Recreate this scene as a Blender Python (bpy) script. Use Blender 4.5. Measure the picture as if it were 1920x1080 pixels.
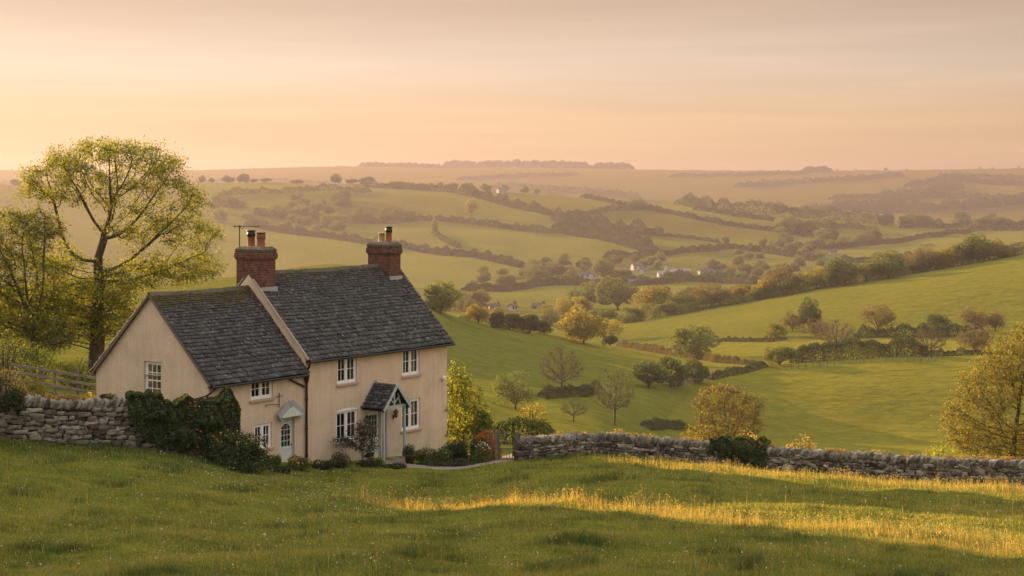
import bpy, math, random
import numpy as np
from mathutils import Vector, Matrix, kdtree, noise as mnoise

# ------------------------------------------------------------------ camera, sky, sun, exposure
F, HOR, CZ = 3200.0, 330.0, 13.0          # focal length in photo pixels, horizon row, camera height
R = math.radians
sc = bpy.context.scene
for o in list(bpy.data.objects): bpy.data.objects.remove(o)
col = sc.collection
cam_d = bpy.data.cameras.new('camera'); cam = bpy.data.objects.new('camera', cam_d); col.objects.link(cam)
cam.location = (0, 0, CZ); cam.rotation_euler = (R(90), 0, 0)
cam_d.sensor_width = 36.0; cam_d.lens = F / 1920 * 36
cam_d.shift_y = -(540 - HOR) / 1920
cam_d.clip_start = 0.5; cam_d.clip_end = 30000
sc.camera = cam
sc.view_settings.view_transform = 'Standard'; sc.view_settings.look = 'None'
sc.view_settings.exposure = 1.6; sc.view_settings.gamma = 1.0
sc.cycles.use_denoising = True
sc.cycles.max_bounces = 6; sc.cycles.diffuse_bounces = 3; sc.cycles.transparent_max_bounces = 8
sc.cycles.transmission_bounces = 4; sc.cycles.volume_bounces = 0
sc.cycles.sample_clamp_indirect = 4

SUN_AZ, SUN_EL = 45.0, 11.0               # degrees left of the view axis, degrees above the horizon
sdir = Vector((-math.sin(R(SUN_AZ)) * math.cos(R(SUN_EL)), math.cos(R(SUN_AZ)) * math.cos(R(SUN_EL)), math.sin(R(SUN_EL))))
sun_d = bpy.data.lights.new('sun', 'SUN'); sun = bpy.data.objects.new('sun', sun_d); col.objects.link(sun)
sun_d.energy = 4.6; sun_d.angle = R(0.5); sun_d.color = (1.0, 0.70, 0.36)
sun.rotation_euler = (-sdir).to_track_quat('-Z', 'Y').to_euler()

world = bpy.data.worlds.new('World'); sc.world = world; world.use_nodes = True
wn, wl = world.node_tree.nodes, world.node_tree.links
wn.clear()
def wnode(t, **k):
    n = wn.new(t)
    for a, v in k.items(): setattr(n, a, v)
    return n
sky = wnode('ShaderNodeTexSky', sky_type='NISHITA', sun_disc=False, sun_elevation=R(SUN_EL), sun_rotation=R(-SUN_AZ),
            altitude=0.0, air_density=1.0, dust_density=6.0, ozone_density=1.0)
wtc = wnode('ShaderNodeTexCoord')
# thin high cloud: streaks stretched along the horizon
wmap = wnode('ShaderNodeMapping'); wmap.inputs['Scale'].default_value = (3.0, 3.0, 55.0); wmap.inputs['Rotation'].default_value = (0.0, R(2.5), 0)
wl.new(wtc.outputs['Generated'], wmap.inputs['Vector'])
wnz = wnode('ShaderNodeTexNoise'); wnz.inputs['Scale'].default_value = 1.4; wnz.inputs['Detail'].default_value = 5; wnz.inputs['Roughness'].default_value = 0.55
wl.new(wmap.outputs['Vector'], wnz.inputs['Vector'])
wcr = wnode('ShaderNodeMapRange'); wcr.inputs['From Min'].default_value = 0.42; wcr.inputs['From Max'].default_value = 0.75
wcr.inputs['To Min'].default_value = 0.965; wcr.inputs['To Max'].default_value = 1.085
wl.new(wnz.outputs['Fac'], wcr.inputs['Value'])
# warm veil over the low sky, neutral higher up
wsep = wnode('ShaderNodeSeparateXYZ'); wl.new(wtc.outputs['Generated'], wsep.inputs['Vector'])
wramp = wnode('ShaderNodeValToRGB'); wl.new(wsep.outputs['Z'], wramp.inputs['Fac'])
SKY_VEIL = [(0.0, (6.2, 4.0, 2.15)), (0.035, (6.1, 4.12, 2.45)), (0.065, (5.7, 4.4, 3.4)), (0.10, (4.35, 3.15, 2.35)), (0.22, (7.6, 6.6, 5.8)), (0.5, (10.8, 10.4, 10.0)), (1.0, (12.0, 12.0, 12.0))]
el = wramp.color_ramp.elements
while len(el) < len(SKY_VEIL): el.new(0.5)
for e, (p, c) in zip(el, SKY_VEIL): e.position = p; e.color = (c[0]/12, c[1]/12, c[2]/12, 1)
wsc = wnode('ShaderNodeVectorMath', operation='SCALE'); wl.new(wramp.outputs['Color'], wsc.inputs[0]); wsc.inputs['Scale'].default_value = 12.0
# brighter towards the sun
wdot = wnode('ShaderNodeVectorMath', operation='DOT_PRODUCT'); wl.new(wtc.outputs['Generated'], wdot.inputs[0])
wdot.inputs[1].default_value = sdir
wdr = wnode('ShaderNodeMapRange'); wdr.inputs['From Min'].default_value = 0.35; wdr.inputs['From Max'].default_value = 0.92
wdr.inputs['To Min'].default_value = 0.76; wdr.inputs['To Max'].default_value = 1.24
wl.new(wdot.outputs['Value'], wdr.inputs['Value'])
wm1 = wnode('ShaderNodeMath', operation='MULTIPLY'); wl.new(wdr.outputs['Result'], wm1.inputs[0]); wl.new(wcr.outputs['Result'], wm1.inputs[1])
wsc2 = wnode('ShaderNodeVectorMath', operation='SCALE'); wl.new(wsc.outputs['Vector'], wsc2.inputs[0]); wl.new(wm1.outputs['Value'], wsc2.inputs['Scale'])
wmix = wnode('ShaderNodeMix', data_type='RGBA'); wmix.inputs['Factor'].default_value = 0.93
wl.new(sky.outputs['Color'], wmix.inputs['A']); wl.new(wsc2.outputs['Vector'], wmix.inputs['B'])
wbg = wnode('ShaderNodeBackground'); wbg.inputs['Strength'].default_value = 0.0505
wl.new(wmix.outputs['Result'], wbg.inputs['Color'])
wout = wnode('ShaderNodeOutputWorld'); wl.new(wbg.outputs['Background'], wout.inputs['Surface'])

# ------------------------------------------------------------------ helpers: objects
def tag(o, label=None, cat=None, group=None, kind=None):
    if label: o['label'] = label
    if cat: o['category'] = cat
    if group: o['group'] = group
    if kind: o['kind'] = kind
    return o
def link(name, me, parent=None, mat=None):
    o = bpy.data.objects.new(name, me); col.objects.link(o)
    if parent: o.parent = parent
    if mat and not me.materials: me.materials.append(mat)
    return o
def empty(name, loc=(0, 0, 0), rz=0.0, parent=None):
    o = bpy.data.objects.new(name, None); col.objects.link(o)
    o.location = loc; o.rotation_euler = (0, 0, rz); o.empty_display_size = 0.3
    if parent: o.parent = parent
    return o
def np_mesh(name, V, Fc, tint=None, smooth=False):
    """V (n,3) vertices, Fc (m,k) faces all with k corners, tint (n,) optional per-vertex value"""
    V = np.ascontiguousarray(V, dtype=np.float32); Fc = np.ascontiguousarray(Fc, dtype=np.int32)
    me = bpy.data.meshes.new(name)
    me.vertices.add(len(V)); me.vertices.foreach_set('co', V.ravel())
    m, k = Fc.shape
    me.loops.add(m * k); me.loops.foreach_set('vertex_index', Fc.ravel())
    me.polygons.add(m)
    me.polygons.foreach_set('loop_start', np.arange(0, m * k, k, dtype=np.int32))
    me.polygons.foreach_set('loop_total', np.full(m, k, dtype=np.int32))
    if smooth: me.polygons.foreach_set('use_smooth', np.ones(m, dtype=bool))
    if tint is not None:
        a = me.attributes.new('tint', 'FLOAT', 'POINT'); a.data.foreach_set('value', np.ascontiguousarray(tint, dtype=np.float32))
    me.update(calc_edges=True)
    return me
class MB:
    """collects boxes, tubes and prisms and links them as one mesh object"""
    def __init__(s): s.v = []; s.f = []
    def add(s, vs, fs):
        n = len(s.v); s.v += [tuple(v) for v in vs]; s.f += [tuple(i + n for i in f) for f in fs]
    def box(s, x0, x1, y0, y1, z0, z1):
        s.add([(x0,y0,z0),(x1,y0,z0),(x1,y1,z0),(x0,y1,z0),(x0,y0,z1),(x1,y0,z1),(x1,y1,z1),(x0,y1,z1)],
              [(3,2,1,0),(4,5,6,7),(0,1,5,4),(1,2,6,5),(2,3,7,6),(3,0,4,7)])
    def bar(s, a, b, w, h=None, up=(0,0,1)):
        """rectangular bar from a to b"""
        h = h or w; a = Vector(a); b = Vector(b); d = (b - a).normalized(); u = Vector(up)
        if abs(d.dot(u)) > 0.98: u = Vector((1, 0, 0))
        x = d.cross(u).normalized(); y = x.cross(d).normalized()
        vs = [p + x * (w/2*i) + y * (h/2*j) for p in (a, b) for i, j in ((-1,-1),(1,-1),(1,1),(-1,1))]
        s.add(vs, [(0,1,2,3),(7,6,5,4),(4,5,1,0),(5,6,2,1),(6,7,3,2),(7,4,0,3)])
    def tube(s, pts, r, n=8, cap=True):
        rs = r if isinstance(r, (list, tuple)) else [r] * len(pts)
        pts = [Vector(p) for p in pts]; base = len(s.v); u = None
        for i, p in enumerate(pts):
            d = (pts[min(i+1, len(pts)-1)] - pts[max(i-1, 0)]).normalized()
            if u is None: u = Vector((0,0,1)) if abs(d.z) < 0.9 else Vector((1,0,0))
            x = d.cross(u).normalized(); y = x.cross(d).normalized(); u = y
            for k in range(n):
                t = 2*math.pi*k/n; s.v.append(tuple(p + (x*math.cos(t) + y*math.sin(t)) * rs[i]))
        for i in range(len(pts)-1):
            for k in range(n):
                a = base+i*n+k; b = base+i*n+(k+1) % n; s.f.append((a, b, b+n, a+n))
        if cap:
            s.f.append(tuple(base+k for k in range(n))[::-1]); s.f.append(tuple(base+(len(pts)-1)*n+k for k in range(n)))
    def lathe(s, c, prof, n=16):
        base = len(s.v); c = Vector(c)
        for r, z in prof:
            for k in range(n):
                t = 2*math.pi*k/n; s.v.append((c.x + r*math.cos(t), c.y + r*math.sin(t), c.z + z))
        for i in range(len(prof)-1):
            for k in range(n):
                a = base+i*n+k; b = base+i*n+(k+1) % n; s.f.append((a, b, b+n, a+n))
        s.f.append(tuple(base+k for k in range(n))[::-1]); s.f.append(tuple(base+(len(prof)-1)*n+k for k in range(n)))
    def prism(s, poly, vec):
        """extrude a polygon (3-D points) by vec"""
        n = len(poly); v = Vector(vec)
        s.add([Vector(p) for p in poly] + [Vector(p) + v for p in poly],
              [tuple(range(n))[::-1], tuple(range(n, 2*n))] + [(i, (i+1) % n, n+(i+1) % n, n+i) for i in range(n)])
    def build(s, name, mat, parent=None, smooth=False, bevel=0.0):
        me = bpy.data.meshes.new(name); me.from_pydata(s.v, [], s.f); me.update()
        if smooth: me.polygons.foreach_set('use_smooth', [True]*len(me.polygons))
        o = link(name, me, parent, mat)
        if bevel:
            m = o.modifiers.new('bevel', 'BEVEL'); m.width = bevel; m.segments = 2; m.limit_method = 'ANGLE'
        return o

# ------------------------------------------------------------------ helpers: materials
MATS = {}
def newmat(name):
    m = bpy.data.materials.new(name); m.use_nodes = True
    nt = m.node_tree; nt.nodes.clear(); MATS[name] = m
    return m, nt.nodes, nt.links
def N(nodes, t, ins=None, **k):
    n = nodes.new(t)
    for a, v in k.items(): setattr(n, a, v)
    for a, v in (ins or {}).items(): n.inputs[a].default_value = v
    return n
def ramp(nodes, stops):
    r = nodes.new('ShaderNodeValToRGB'); e = r.color_ramp.elements
    while len(e) < len(stops): e.new(0.5)
    for x, (p, c) in zip(e, stops): x.position = p; x.color = (c[0], c[1], c[2], 1)
    return r
def leafmat(name, dark, mid, light, trans=0.45, tcol=None):
    m, n, l = newmat(name)
    at = N(n, 'ShaderNodeAttribute', attribute_name='tint')
    r = ramp(n, [(0.0, dark), (0.5, mid), (1.0, light)]); l.new(at.outputs['Fac'], r.inputs['Fac'])
    oi = N(n, 'ShaderNodeObjectInfo'); hs = N(n, 'ShaderNodeHueSaturation')
    mr = N(n, 'ShaderNodeMapRange', {'To Min': 0.8, 'To Max': 1.2}); l.new(oi.outputs['Random'], mr.inputs['Value'])
    l.new(mr.outputs['Result'], hs.inputs['Value']); l.new(r.outputs['Color'], hs.inputs['Color'])
    d = N(n, 'ShaderNodeBsdfDiffuse'); t = N(n, 'ShaderNodeBsdfTranslucent'); g = N(n, 'ShaderNodeBsdfGlossy', {'Roughness': 0.55})
    l.new(hs.outputs['Color'], d.inputs['Color'])
    tm = N(n, 'ShaderNodeMix', data_type='RGBA', blend_type='MULTIPLY'); tm.inputs['Factor'].default_value = 1.0
    l.new(hs.outputs['Color'], tm.inputs['A']); tm.inputs['B'].default_value = (*(tcol or (1.9, 1.5, 0.6)), 1)
    l.new(tm.outputs['Result'], t.inputs['Color'])
    mx = N(n, 'ShaderNodeMixShader', {'Fac': trans}); l.new(d.outputs[0], mx.inputs[1]); l.new(t.outputs[0], mx.inputs[2])
    mg = N(n, 'ShaderNodeMixShader', {'Fac': 0.04}); g.inputs['Color'].default_value = (0.8, 0.8, 0.7, 1)
    l.new(mx.outputs[0], mg.inputs[1]); l.new(g.outputs[0], mg.inputs[2])
    o = N(n, 'ShaderNodeOutputMaterial'); l.new(mg.outputs[0], o.inputs['Surface'])
    return m
def pbr(name, stops, scale=5.0, rough=0.8, bump=0.0, bscale=None, detail=6.0, dist=0.02, metallic=0.0, tint=0.0, stretch=None, spec=0.3):
    """Principled with a noise colour ramp, optional bump and per-piece tint attribute"""
    m, n, l = newmat(name)
    tc = N(n, 'ShaderNodeTexCoord'); src = tc.outputs['Object']
    if stretch:
        mp = N(n, 'ShaderNodeMapping', {'Scale': stretch}); l.new(src, mp.inputs['Vector']); src = mp.outputs['Vector']
    nz = N(n, 'ShaderNodeTexNoise', {'Scale': scale, 'Detail': detail, 'Roughness': 0.6}); l.new(src, nz.inputs['Vector'])
    r = ramp(n, stops); l.new(nz.outputs['Fac'], r.inputs['Fac']); c = r.outputs['Color']
    if tint:
        at = N(n, 'ShaderNodeAttribute', attribute_name='tint')
        mr = N(n, 'ShaderNodeMapRange', {'To Min': 1 - tint, 'To Max': 1 + tint}); l.new(at.outputs['Fac'], mr.inputs['Value'])
        hs = N(n, 'ShaderNodeHueSaturation'); l.new(mr.outputs['Result'], hs.inputs['Value']); l.new(c, hs.inputs['Color']); c = hs.outputs['Color']
    b = N(n, 'ShaderNodeBsdfPrincipled', {'Roughness': rough, 'Metallic': metallic, 'Specular IOR Level': spec}); l.new(c, b.inputs['Base Color'])
    if bump:
        nb = N(n, 'ShaderNodeTexNoise', {'Scale': bscale or scale*4, 'Detail': 5.0}); l.new(src, nb.inputs['Vector'])
        bp = N(n, 'ShaderNodeBump', {'Strength': bump, 'Distance': dist}); l.new(nb.outputs['Fac'], bp.inputs['Height']); l.new(bp.outputs['Normal'], b.inputs['Normal'])
    o = N(n, 'ShaderNodeOutputMaterial'); l.new(b.outputs[0], o.inputs['Surface'])
    return m
def plain(name, c, rough=0.6, metallic=0.0, spec=0.4):
    k = 0.88
    return pbr(name, [(0.3, tuple(x*k for x in c)), (0.7, c)], 9.0, rough, 0.08, 60, metallic=metallic, spec=spec, dist=0.004)

# ------------------------------------------------------------------ terrain (one sheet, built from control curves)
# each curve: (photo column, distance, height relative to the camera) knots; heights are measured from the camera level
def zp(py, Y): return -(py - HOR) / F * Y
CUR = []
def curve(k): CUR.append(k)
curve([(-1400, 12, -6.0), (2900, 12, -6.0)])
curve([(-1400, 37, -6.4), (-500, 37, -7.4), (0, 37, -8.67), (2900, 37, -8.67)])
curve([(-1400, 60, -4.6), (-700, 60, -5.2), (-350, 62, -6.9), (-120, 65, -9.4), (0, 66.5, -10.45), (270, 69, -10.95), (380, 70, -11.5), (450, 72, -12.05), (560, 74.5, -12.7), (716, 77, -13.15),  # left end rises out of frame, a bank added to shade the meadow
       (860, 78.5, -13.4), (950, 79, -13.25), (1060, 80, -13.15), (1120, 83, -13.55), (1240, 83, -13.85), (1450, 80.5, -13.95), (1650, 78, -13.85), (1920, 74, -13.5), (2400, 68, -13.0), (2900, 66, -12.8)])
curve([(-1400, 92, -10.5), (0, 92, -10.6), (300, 92, -11.0), (450, 92, -12.6), (560, 92, -13.2), (838, 92, -13.9), (950, 92, -14.3), (1120, 94, -15.2), (1450, 92, -16), (1920, 86, -15.5), (2900, 84, -15)])
curve([(-1400, 150, -16), (300, 150, -17), (838, 150, -21.5), (1120, 150, -24), (1450, 150, -25.5), (1920, 150, -26), (2900, 150, -25)])
curve([(-1400, 230, -20), (0, 230, -22), (300, 230, -24), (838, 230, -29), (960, 230, -32.5), (1150, 230, -36), (1300, 230, -43), (1450, 230, -46), (1800, 230, -46), (2900, 230, -44)])
curve([(-1400, 258, -21), (0, 258, -24), (300, 258, -26.5), (838, 258, -32.5), (960, 265, -36.5), (1150, 280, -40), (1300, 302, -46.5), (1450, 309, -48.6), (1800, 309, -48.2), (2100, 309, -47), (2900, 309, -44)])
curve([(-1400, 274, -21.5), (300, 274, -27.8), (838, 274, -34.2), (960, 281, -37.2), (1150, 305, -40.6), (1300, 335, -43.2), (1450, 344, -43.0), (1800, 344, -41.6), (2100, 343, -40), (2900, 343, -36)])
curve([(-1400, 290, -22), (0, 290, -26), (300, 290, -29), (838, 290, -36), (1000, 297, -37.9), (1200, 330, -40.7), (1430, 368, -41.6), (1620, 368, -40.2), (1800, 368, -39.4), (2100, 365, -37.4), (2900, 365, -33)])
curve([(-1400, 400, -20), (0, 400, -26), (300, 400, -26), (500, 400, -23), (640, 400, -20.0), (735, 400, -22.5), (775, 400, -27.5), (803, 400, -31.5), (838, 400, -34), (1000, 410, -37.4), (1150, 420, -42.6), (1300, 422, -46.2), (1430, 412, -46.8), (1800, 412, -45.2), (2100, 412, -43.5), (2900, 412, -40)])  # the hump behind the cottage is unseen, added to shade the near valley field
curve([(-1400, 480, -30), (300, 480, -38), (838, 480, -44.5), (1000, 480, -50), (1150, 480, -52), (1300, 480, -49.5), (1450, 480, -46.6), (1800, 480, -45.2), (2100, 480, -43), (2900, 480, -40)])
curve([(-1400, 550, -38), (300, 550, -46), (838, 550, -52), (1000, 550, -55), (1150, 550, -54.2), (1300, 550, -49.3), (1450, 550, -44.3), (1700, 550, -38.8), (1920, 550, -33.8), (2200, 550, -29), (2900, 550, -24)])
curve([(-1400, 640, -45), (300, 640, -54), (838, 640, -58), (1000, 640, -58.5), (1170, 640, -55), (1300, 640, -50), (1500, 640, -43), (1700, 640, -36), (1920, 640, -28.8), (2200, 640, -22), (2900, 640, -15)])
curve([(-1400, 760, -60), (1170, 760, -62), (1920, 760, -60), (2900, 760, -55)])
curve([(-1400, 1000, -70), (2900, 1000, -70)])
curve([(-1400, 1250, -74), (1400, 1250, -76), (1700, 1250, -72), (2900, 1250, -68)])
curve([(-1400, 1600, -50), (0, 1600, -55), (900, 1600, -55), (1200, 1600, -62), (1500, 1600, -70), (1700, 1600, -70), (1920, 1600, -62), (2900, 1600, -55)])
curve([(-1400, 2100, -16), (0, 2100, -11.5), (360, 2100, -10), (450, 2100, -7.5), (620, 2100, -10.5), (900, 2100, -18), (1100, 2100, -27), (1300, 2100, -37), (1500, 2100, -47), (1660, 2100, -58), (1800, 2100, -65), (1920, 2100, -62), (2900, 2100, -50)])
curve([(-1400, 2600, -70), (2900, 2600, -75)])
curve([(-1400, 3600, -18), (300, 3600, -20), (900, 3600, -17), (1300, 3600, -38), (1600, 3600, -40), (1920, 3600, -38), (2900, 3600, -30)])
curve([(-1400, 5000, 14), (0, 5000, 17), (300, 5000, 13), (540, 5000, 25), (690, 5000, 29), (830, 5000, 20), (925, 5000, 26), (1080, 5000, 23), (1200, 5000, 18), (1500, 5000, 14), (1700, 5000, 17), (1920, 5000, 22), (2900, 5000, 26)])
curve([(-1400, 6600, -30), (2900, 6600, -30)])
UU = np.arange(-2400, 2901, 8.0); YY = np.exp(np.linspace(math.log(12.0), math.log(6600.0), 430))
K = len(CUR); nU, nY = len(UU), len(YY)
cy = np.zeros((nU, K)); cz = np.zeros((nU, K))
def smooth1(a, s):
    k = np.exp(-0.5*(np.arange(-3*s, 3*s+1)/s)**2); k /= k.sum()
    return np.convolve(np.pad(a, 3*s, mode='edge'), k, mode='valid')
for k, c in enumerate(CUR):
    u = [p[0] for p in c]
    s = 3 if k < 4 else 6
    cy[:, k] = smooth1(np.interp(UU, u, [p[1] for p in c]), s); cz[:, k] = smooth1(np.interp(UU, u, [p[2] for p in c]), s)
h = np.diff(cy, axis=1); dl = np.diff(cz, axis=1) / h
sl = np.zeros_like(cz)
w1 = 2*h[:, 1:] + h[:, :-1]; w2 = h[:, 1:] + 2*h[:, :-1]
pr = dl[:, :-1] * dl[:, 1:]
with np.errstate(divide='ignore', invalid='ignore'):
    sl[:, 1:-1] = np.where(pr > 0, (w1+w2) / (w1/dl[:, :-1] + w2/dl[:, 1:]), 0)
sl[:, 0] = dl[:, 0]; sl[:, -1] = dl[:, -1]
ZZ = np.zeros((nU, nY))
for i in range(nU):
    j = np.clip(np.searchsorted(cy[i], YY) - 1, 0, K-2)
    hh = h[i, j]; t = np.clip((YY - cy[i, j]) / hh, 0, 1)
    ZZ[i] = (1+2*t)*(1-t)**2*cz[i, j] + t*(1-t)**2*hh*sl[i, j] + t*t*(3-2*t)*cz[i, j+1] + t*t*(t-1)*hh*sl[i, j+1]
XG = (UU[:, None] - 960) / F * YY[None, :]; YG = np.broadcast_to(YY[None, :], XG.shape)
def waves(x, y, L, seed, n=7):
    r = np.random.default_rng(seed); out = np.zeros_like(x)
    for _ in range(n):
        a = r.uniform(0, 2*np.pi); f = 2*np.pi / (L * r.uniform(0.6, 1.7)); out += np.sin((x*np.cos(a) + y*np.sin(a))*f + r.uniform(0, 6.28))
    return out / math.sqrt(n)
near = np.clip((85 - YG) / 12, 0, 1)
ZZ += near * (0.05*waves(XG, YG, 3.2, 1) + 0.085*waves(XG, YG, 9.0, 2))
mid = np.clip((YG - 160) / 120, 0, 1)
ZZ += mid * np.minimum(YG / 480.0, 2.4) * 0.45 * waves(XG, YG, 110, 3)
ZZ += mid * 0.10 * waves(XG, YG, 17, 4)
# unseen knoll added left of frame to keep the sun off most of the meadow
cs = (XG*math.cos(R(SUN_AZ)) + YG*math.sin(R(SUN_AZ)))*math.sqrt(2); ws = (-XG*math.sin(R(SUN_AZ)) + YG*math.cos(R(SUN_AZ)))
q = np.clip((63 - cs)/15, 0, 1); ZZ += 38*q*q*(3-2*q)*np.exp(-((ws-140)/27)**2)
ZZ += CZ
lY0, lYs = math.log(12.0), (math.log(6600.0) - math.log(12.0)) / (nY - 1)
def gz(x, y):
    """ground height at world x, y (scalars or arrays)"""
    x = np.asarray(x, float); y = np.maximum(np.asarray(y, float), 12.01)
    fu = np.clip((960 + F*x/y + 2400) / 8.0, 0, nU - 1.001); fy = np.clip((np.log(y) - lY0) / lYs, 0, nY - 1.001)
    iu = fu.astype(int); iy = fy.astype(int); a = fu - iu; b = fy - iy
    return (ZZ[iu, iy]*(1-a)*(1-b) + ZZ[iu+1, iy]*a*(1-b) + ZZ[iu, iy+1]*(1-a)*b + ZZ[iu+1, iy+1]*a*b)
def hit(px, py, ymin=12.0):
    """where the sight line of a photo point meets the ground, beyond ymin: the distance"""
    Ys = np.exp(np.linspace(math.log(max(ymin, 12.1)), math.log(6500), 3000)); xs = (px - 960)/F*Ys
    g = gz(xs, Ys); p = HOR - (g - CZ)*F/Ys
    w = np.nonzero(p <= py)[0]
    return float(Ys[w[0]]) if len(w) else 6400.0
def on_ground(px, Y, dz=0.0):
    x = (px - 960)/F*Y
    return Vector((x, Y, float(gz(x, Y)) + dz))
def pt(px, py, Y): return Vector(((px-960)/F*Y, Y, CZ - (py-HOR)/F*Y))

# field tints: (polygon on the hillsides in column/row of the photo grid, value)
FIELDS = []
def inpoly(px, py, poly):
    r = np.zeros(px.shape, bool); n = len(poly)
    for i in range(n):
        x0, y0 = poly[i]; x1, y1 = poly[(i+1) % n]
        if y0 == y1: continue
        c = ((y0 > py) != (y1 > py)) & (px < (x1-x0)*(py-y0)/(y1-y0) + x0)
        r ^= c
    return r
PYG = HOR - (ZZ - CZ)*F/YG; PXG = np.broadcast_to(UU[:, None], PYG.shape)
tintg = 0.5 + 0.06*waves(XG, YG, 260, 9) + 0.05*waves(XG, YG, 60, 10)
def field(v, ylo, yhi, poly):
    m = inpoly(PXG, PYG, poly) & (YG >= ylo) & (YG <= yhi); tintg[m] += v - 0.5
field(0.66, 1000, 2300, [(360,345),(616,348),(780,356),(696,361),(558,362),(412,370),(340,372)])
field(0.36, 1000, 2300, [(412,372),(558,364),(696,361),(860,372),(880,400),(793,412),(662,418),(540,430),(462,420)])
field(0.70, 1000, 2300, [(420,425),(462,420),(532,436),(621,446),(688,457),(845,480),(982,501),(900,540),(420,540)])
field(0.62, 1000, 2300, [(621,440),(662,420),(800,412),(813,438),(862,466),(845,478),(688,455)])
field(0.58, 1000, 2300, [(813,436),(820,416),(891,420),(982,432),(1060,438),(1138,452),(1217,470),(1133,485),(1000,492),(862,464)])
field(0.40, 1000, 2300, [(935,381),(899,371),(917,360),(982,357),(1034,359),(1100,371),(1165,388),(1112,402),(1034,404),(956,386)])
field(0.34, 1000, 2300, [(1034,410),(1112,402),(1190,394),(1300,410),(1390,426),(1508,442),(1500,452),(1300,449),(1151,433)])
field(0.66, 1000, 2300, [(1190,384),(1300,388),(1438,400),(1564,411),(1662,421),(1640,430),(1500,420),(1300,396),(1227,393)])
field(0.46, 1000, 2300, [(1160,440),(1243,441),(1300,449),(1365,464),(1250,480),(1217,474)])
field(0.60, 1000, 2300, [(1250,480),(1365,464),(1445,475),(1530,489),(1500,500),(1300,490)])
field(0.62, 700, 1400, [(880,536),(1090,532),(1300,525),(1330,545),(1080,562),(900,562)])
field(0.66, 1000, 2300, [(1550,464),(1766,443),(1826,431),(1920,425),(1920,470),(1700,490),(1580,480)])
field(0.40, 290, 470, [(838,600),(1000,620),(1150,652),(1300,678),(1420,692),(1200,728),(1015,748),(838,760)])  # shaded ridge face, its shade put into a darker field tint
field(0.72, 415, 560, [(1300,690),(1420,692),(1820,680),(1960,650),(1960,628),(1800,632),(1450,640),(1330,636)])
field(0.66, 225, 412, [(1330,712),(1435,690),(1620,684),(1800,670),(1980,655),(1980,900),(1240,900),(1250,780)])  # sunlit swath, its gold light put into a lighter field tint
field(0.52, 470, 660, [(1170,604),(1300,578),(1500,543),(1700,508),(1960,466),(1960,640),(1450,644),(1300,660),(1180,640)])
tintg -= 0.20*np.clip((YG-650)/300, 0, 1) + 0.36*np.clip((YG-2300)/500, 0, 1)  # far ground tinted darker so the distant hills look less lit
tintg = np.clip(tintg, 0, 1)
V = np.stack([XG, YG, ZZ], -1).reshape(-1, 3)
ii, jj = np.meshgrid(np.arange(nU-1), np.arange(nY-1), indexing='ij'); a = (ii*nY + jj).ravel()
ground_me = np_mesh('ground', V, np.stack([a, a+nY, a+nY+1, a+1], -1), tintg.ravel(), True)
def ground_mat():
    m, n, l = newmat('turf')
    tc = N(n, 'ShaderNodeTexCoord'); at = N(n, 'ShaderNodeAttribute', attribute_name='tint')
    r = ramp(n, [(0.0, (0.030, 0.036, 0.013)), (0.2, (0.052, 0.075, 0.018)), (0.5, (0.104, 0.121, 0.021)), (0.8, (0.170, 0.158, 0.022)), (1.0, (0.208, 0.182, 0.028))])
    n1 = N(n, 'ShaderNodeTexNoise', {'Scale': 0.35, 'Detail': 8.0, 'Roughness': 0.68}); l.new(tc.outputs['Object'], n1.inputs['Vector'])
    m1 = N(n, 'ShaderNodeMapRange', {'From Min': 0.3, 'From Max': 0.7, 'To Min': -0.21, 'To Max': 0.21}); l.new(n1.outputs['Fac'], m1.inputs['Value'])
    ad = N(n, 'ShaderNodeMath', operation='ADD'); l.new(at.outputs['Fac'], ad.inputs[0]); l.new(m1.outputs['Result'], ad.inputs[1]); l.new(ad.outputs[0], r.inputs['Fac'])
    mp = N(n, 'ShaderNodeMapping', {'Scale': (0.11, 0.13, 0.1)}); l.new(tc.outputs['Object'], mp.inputs['Vector'])
    nb = N(n, 'ShaderNodeTexNoise', {'Scale': 1.0, 'Detail': 7.0, 'Roughness': 0.65}); l.new(mp.outputs['Vector'], nb.inputs['Vector'])
    bp = N(n, 'ShaderNodeBump', {'Strength': 0.7, 'Distance': 3.0}); l.new(nb.outputs['Fac'], bp.inputs['Height'])
    d = N(n, 'ShaderNodeBsdfDiffuse', {'Roughness': 1.0}); l.new(r.outputs['Color'], d.inputs['Color']); l.new(bp.outputs['Normal'], d.inputs['Normal'])
    tr = N(n, 'ShaderNodeBsdfSheen', {'Roughness': 0.5}); tr.inputs['Color'].default_value = (0.10, 0.075, 0.008, 1); l.new(bp.outputs['Normal'], tr.inputs['Normal'])
    ads = N(n, 'ShaderNodeAddShader'); l.new(d.outputs[0], ads.inputs[0]); l.new(tr.outputs[0], ads.inputs[1])
    o = N(n, 'ShaderNodeOutputMaterial'); l.new(ads.outputs[0], o.inputs['Surface'])
    return m
ground = link('ground', ground_me, None, ground_mat()); tag(ground, 'grassy hillside falling to a valley of green fields and far hills', 'ground', kind='structure')

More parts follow.
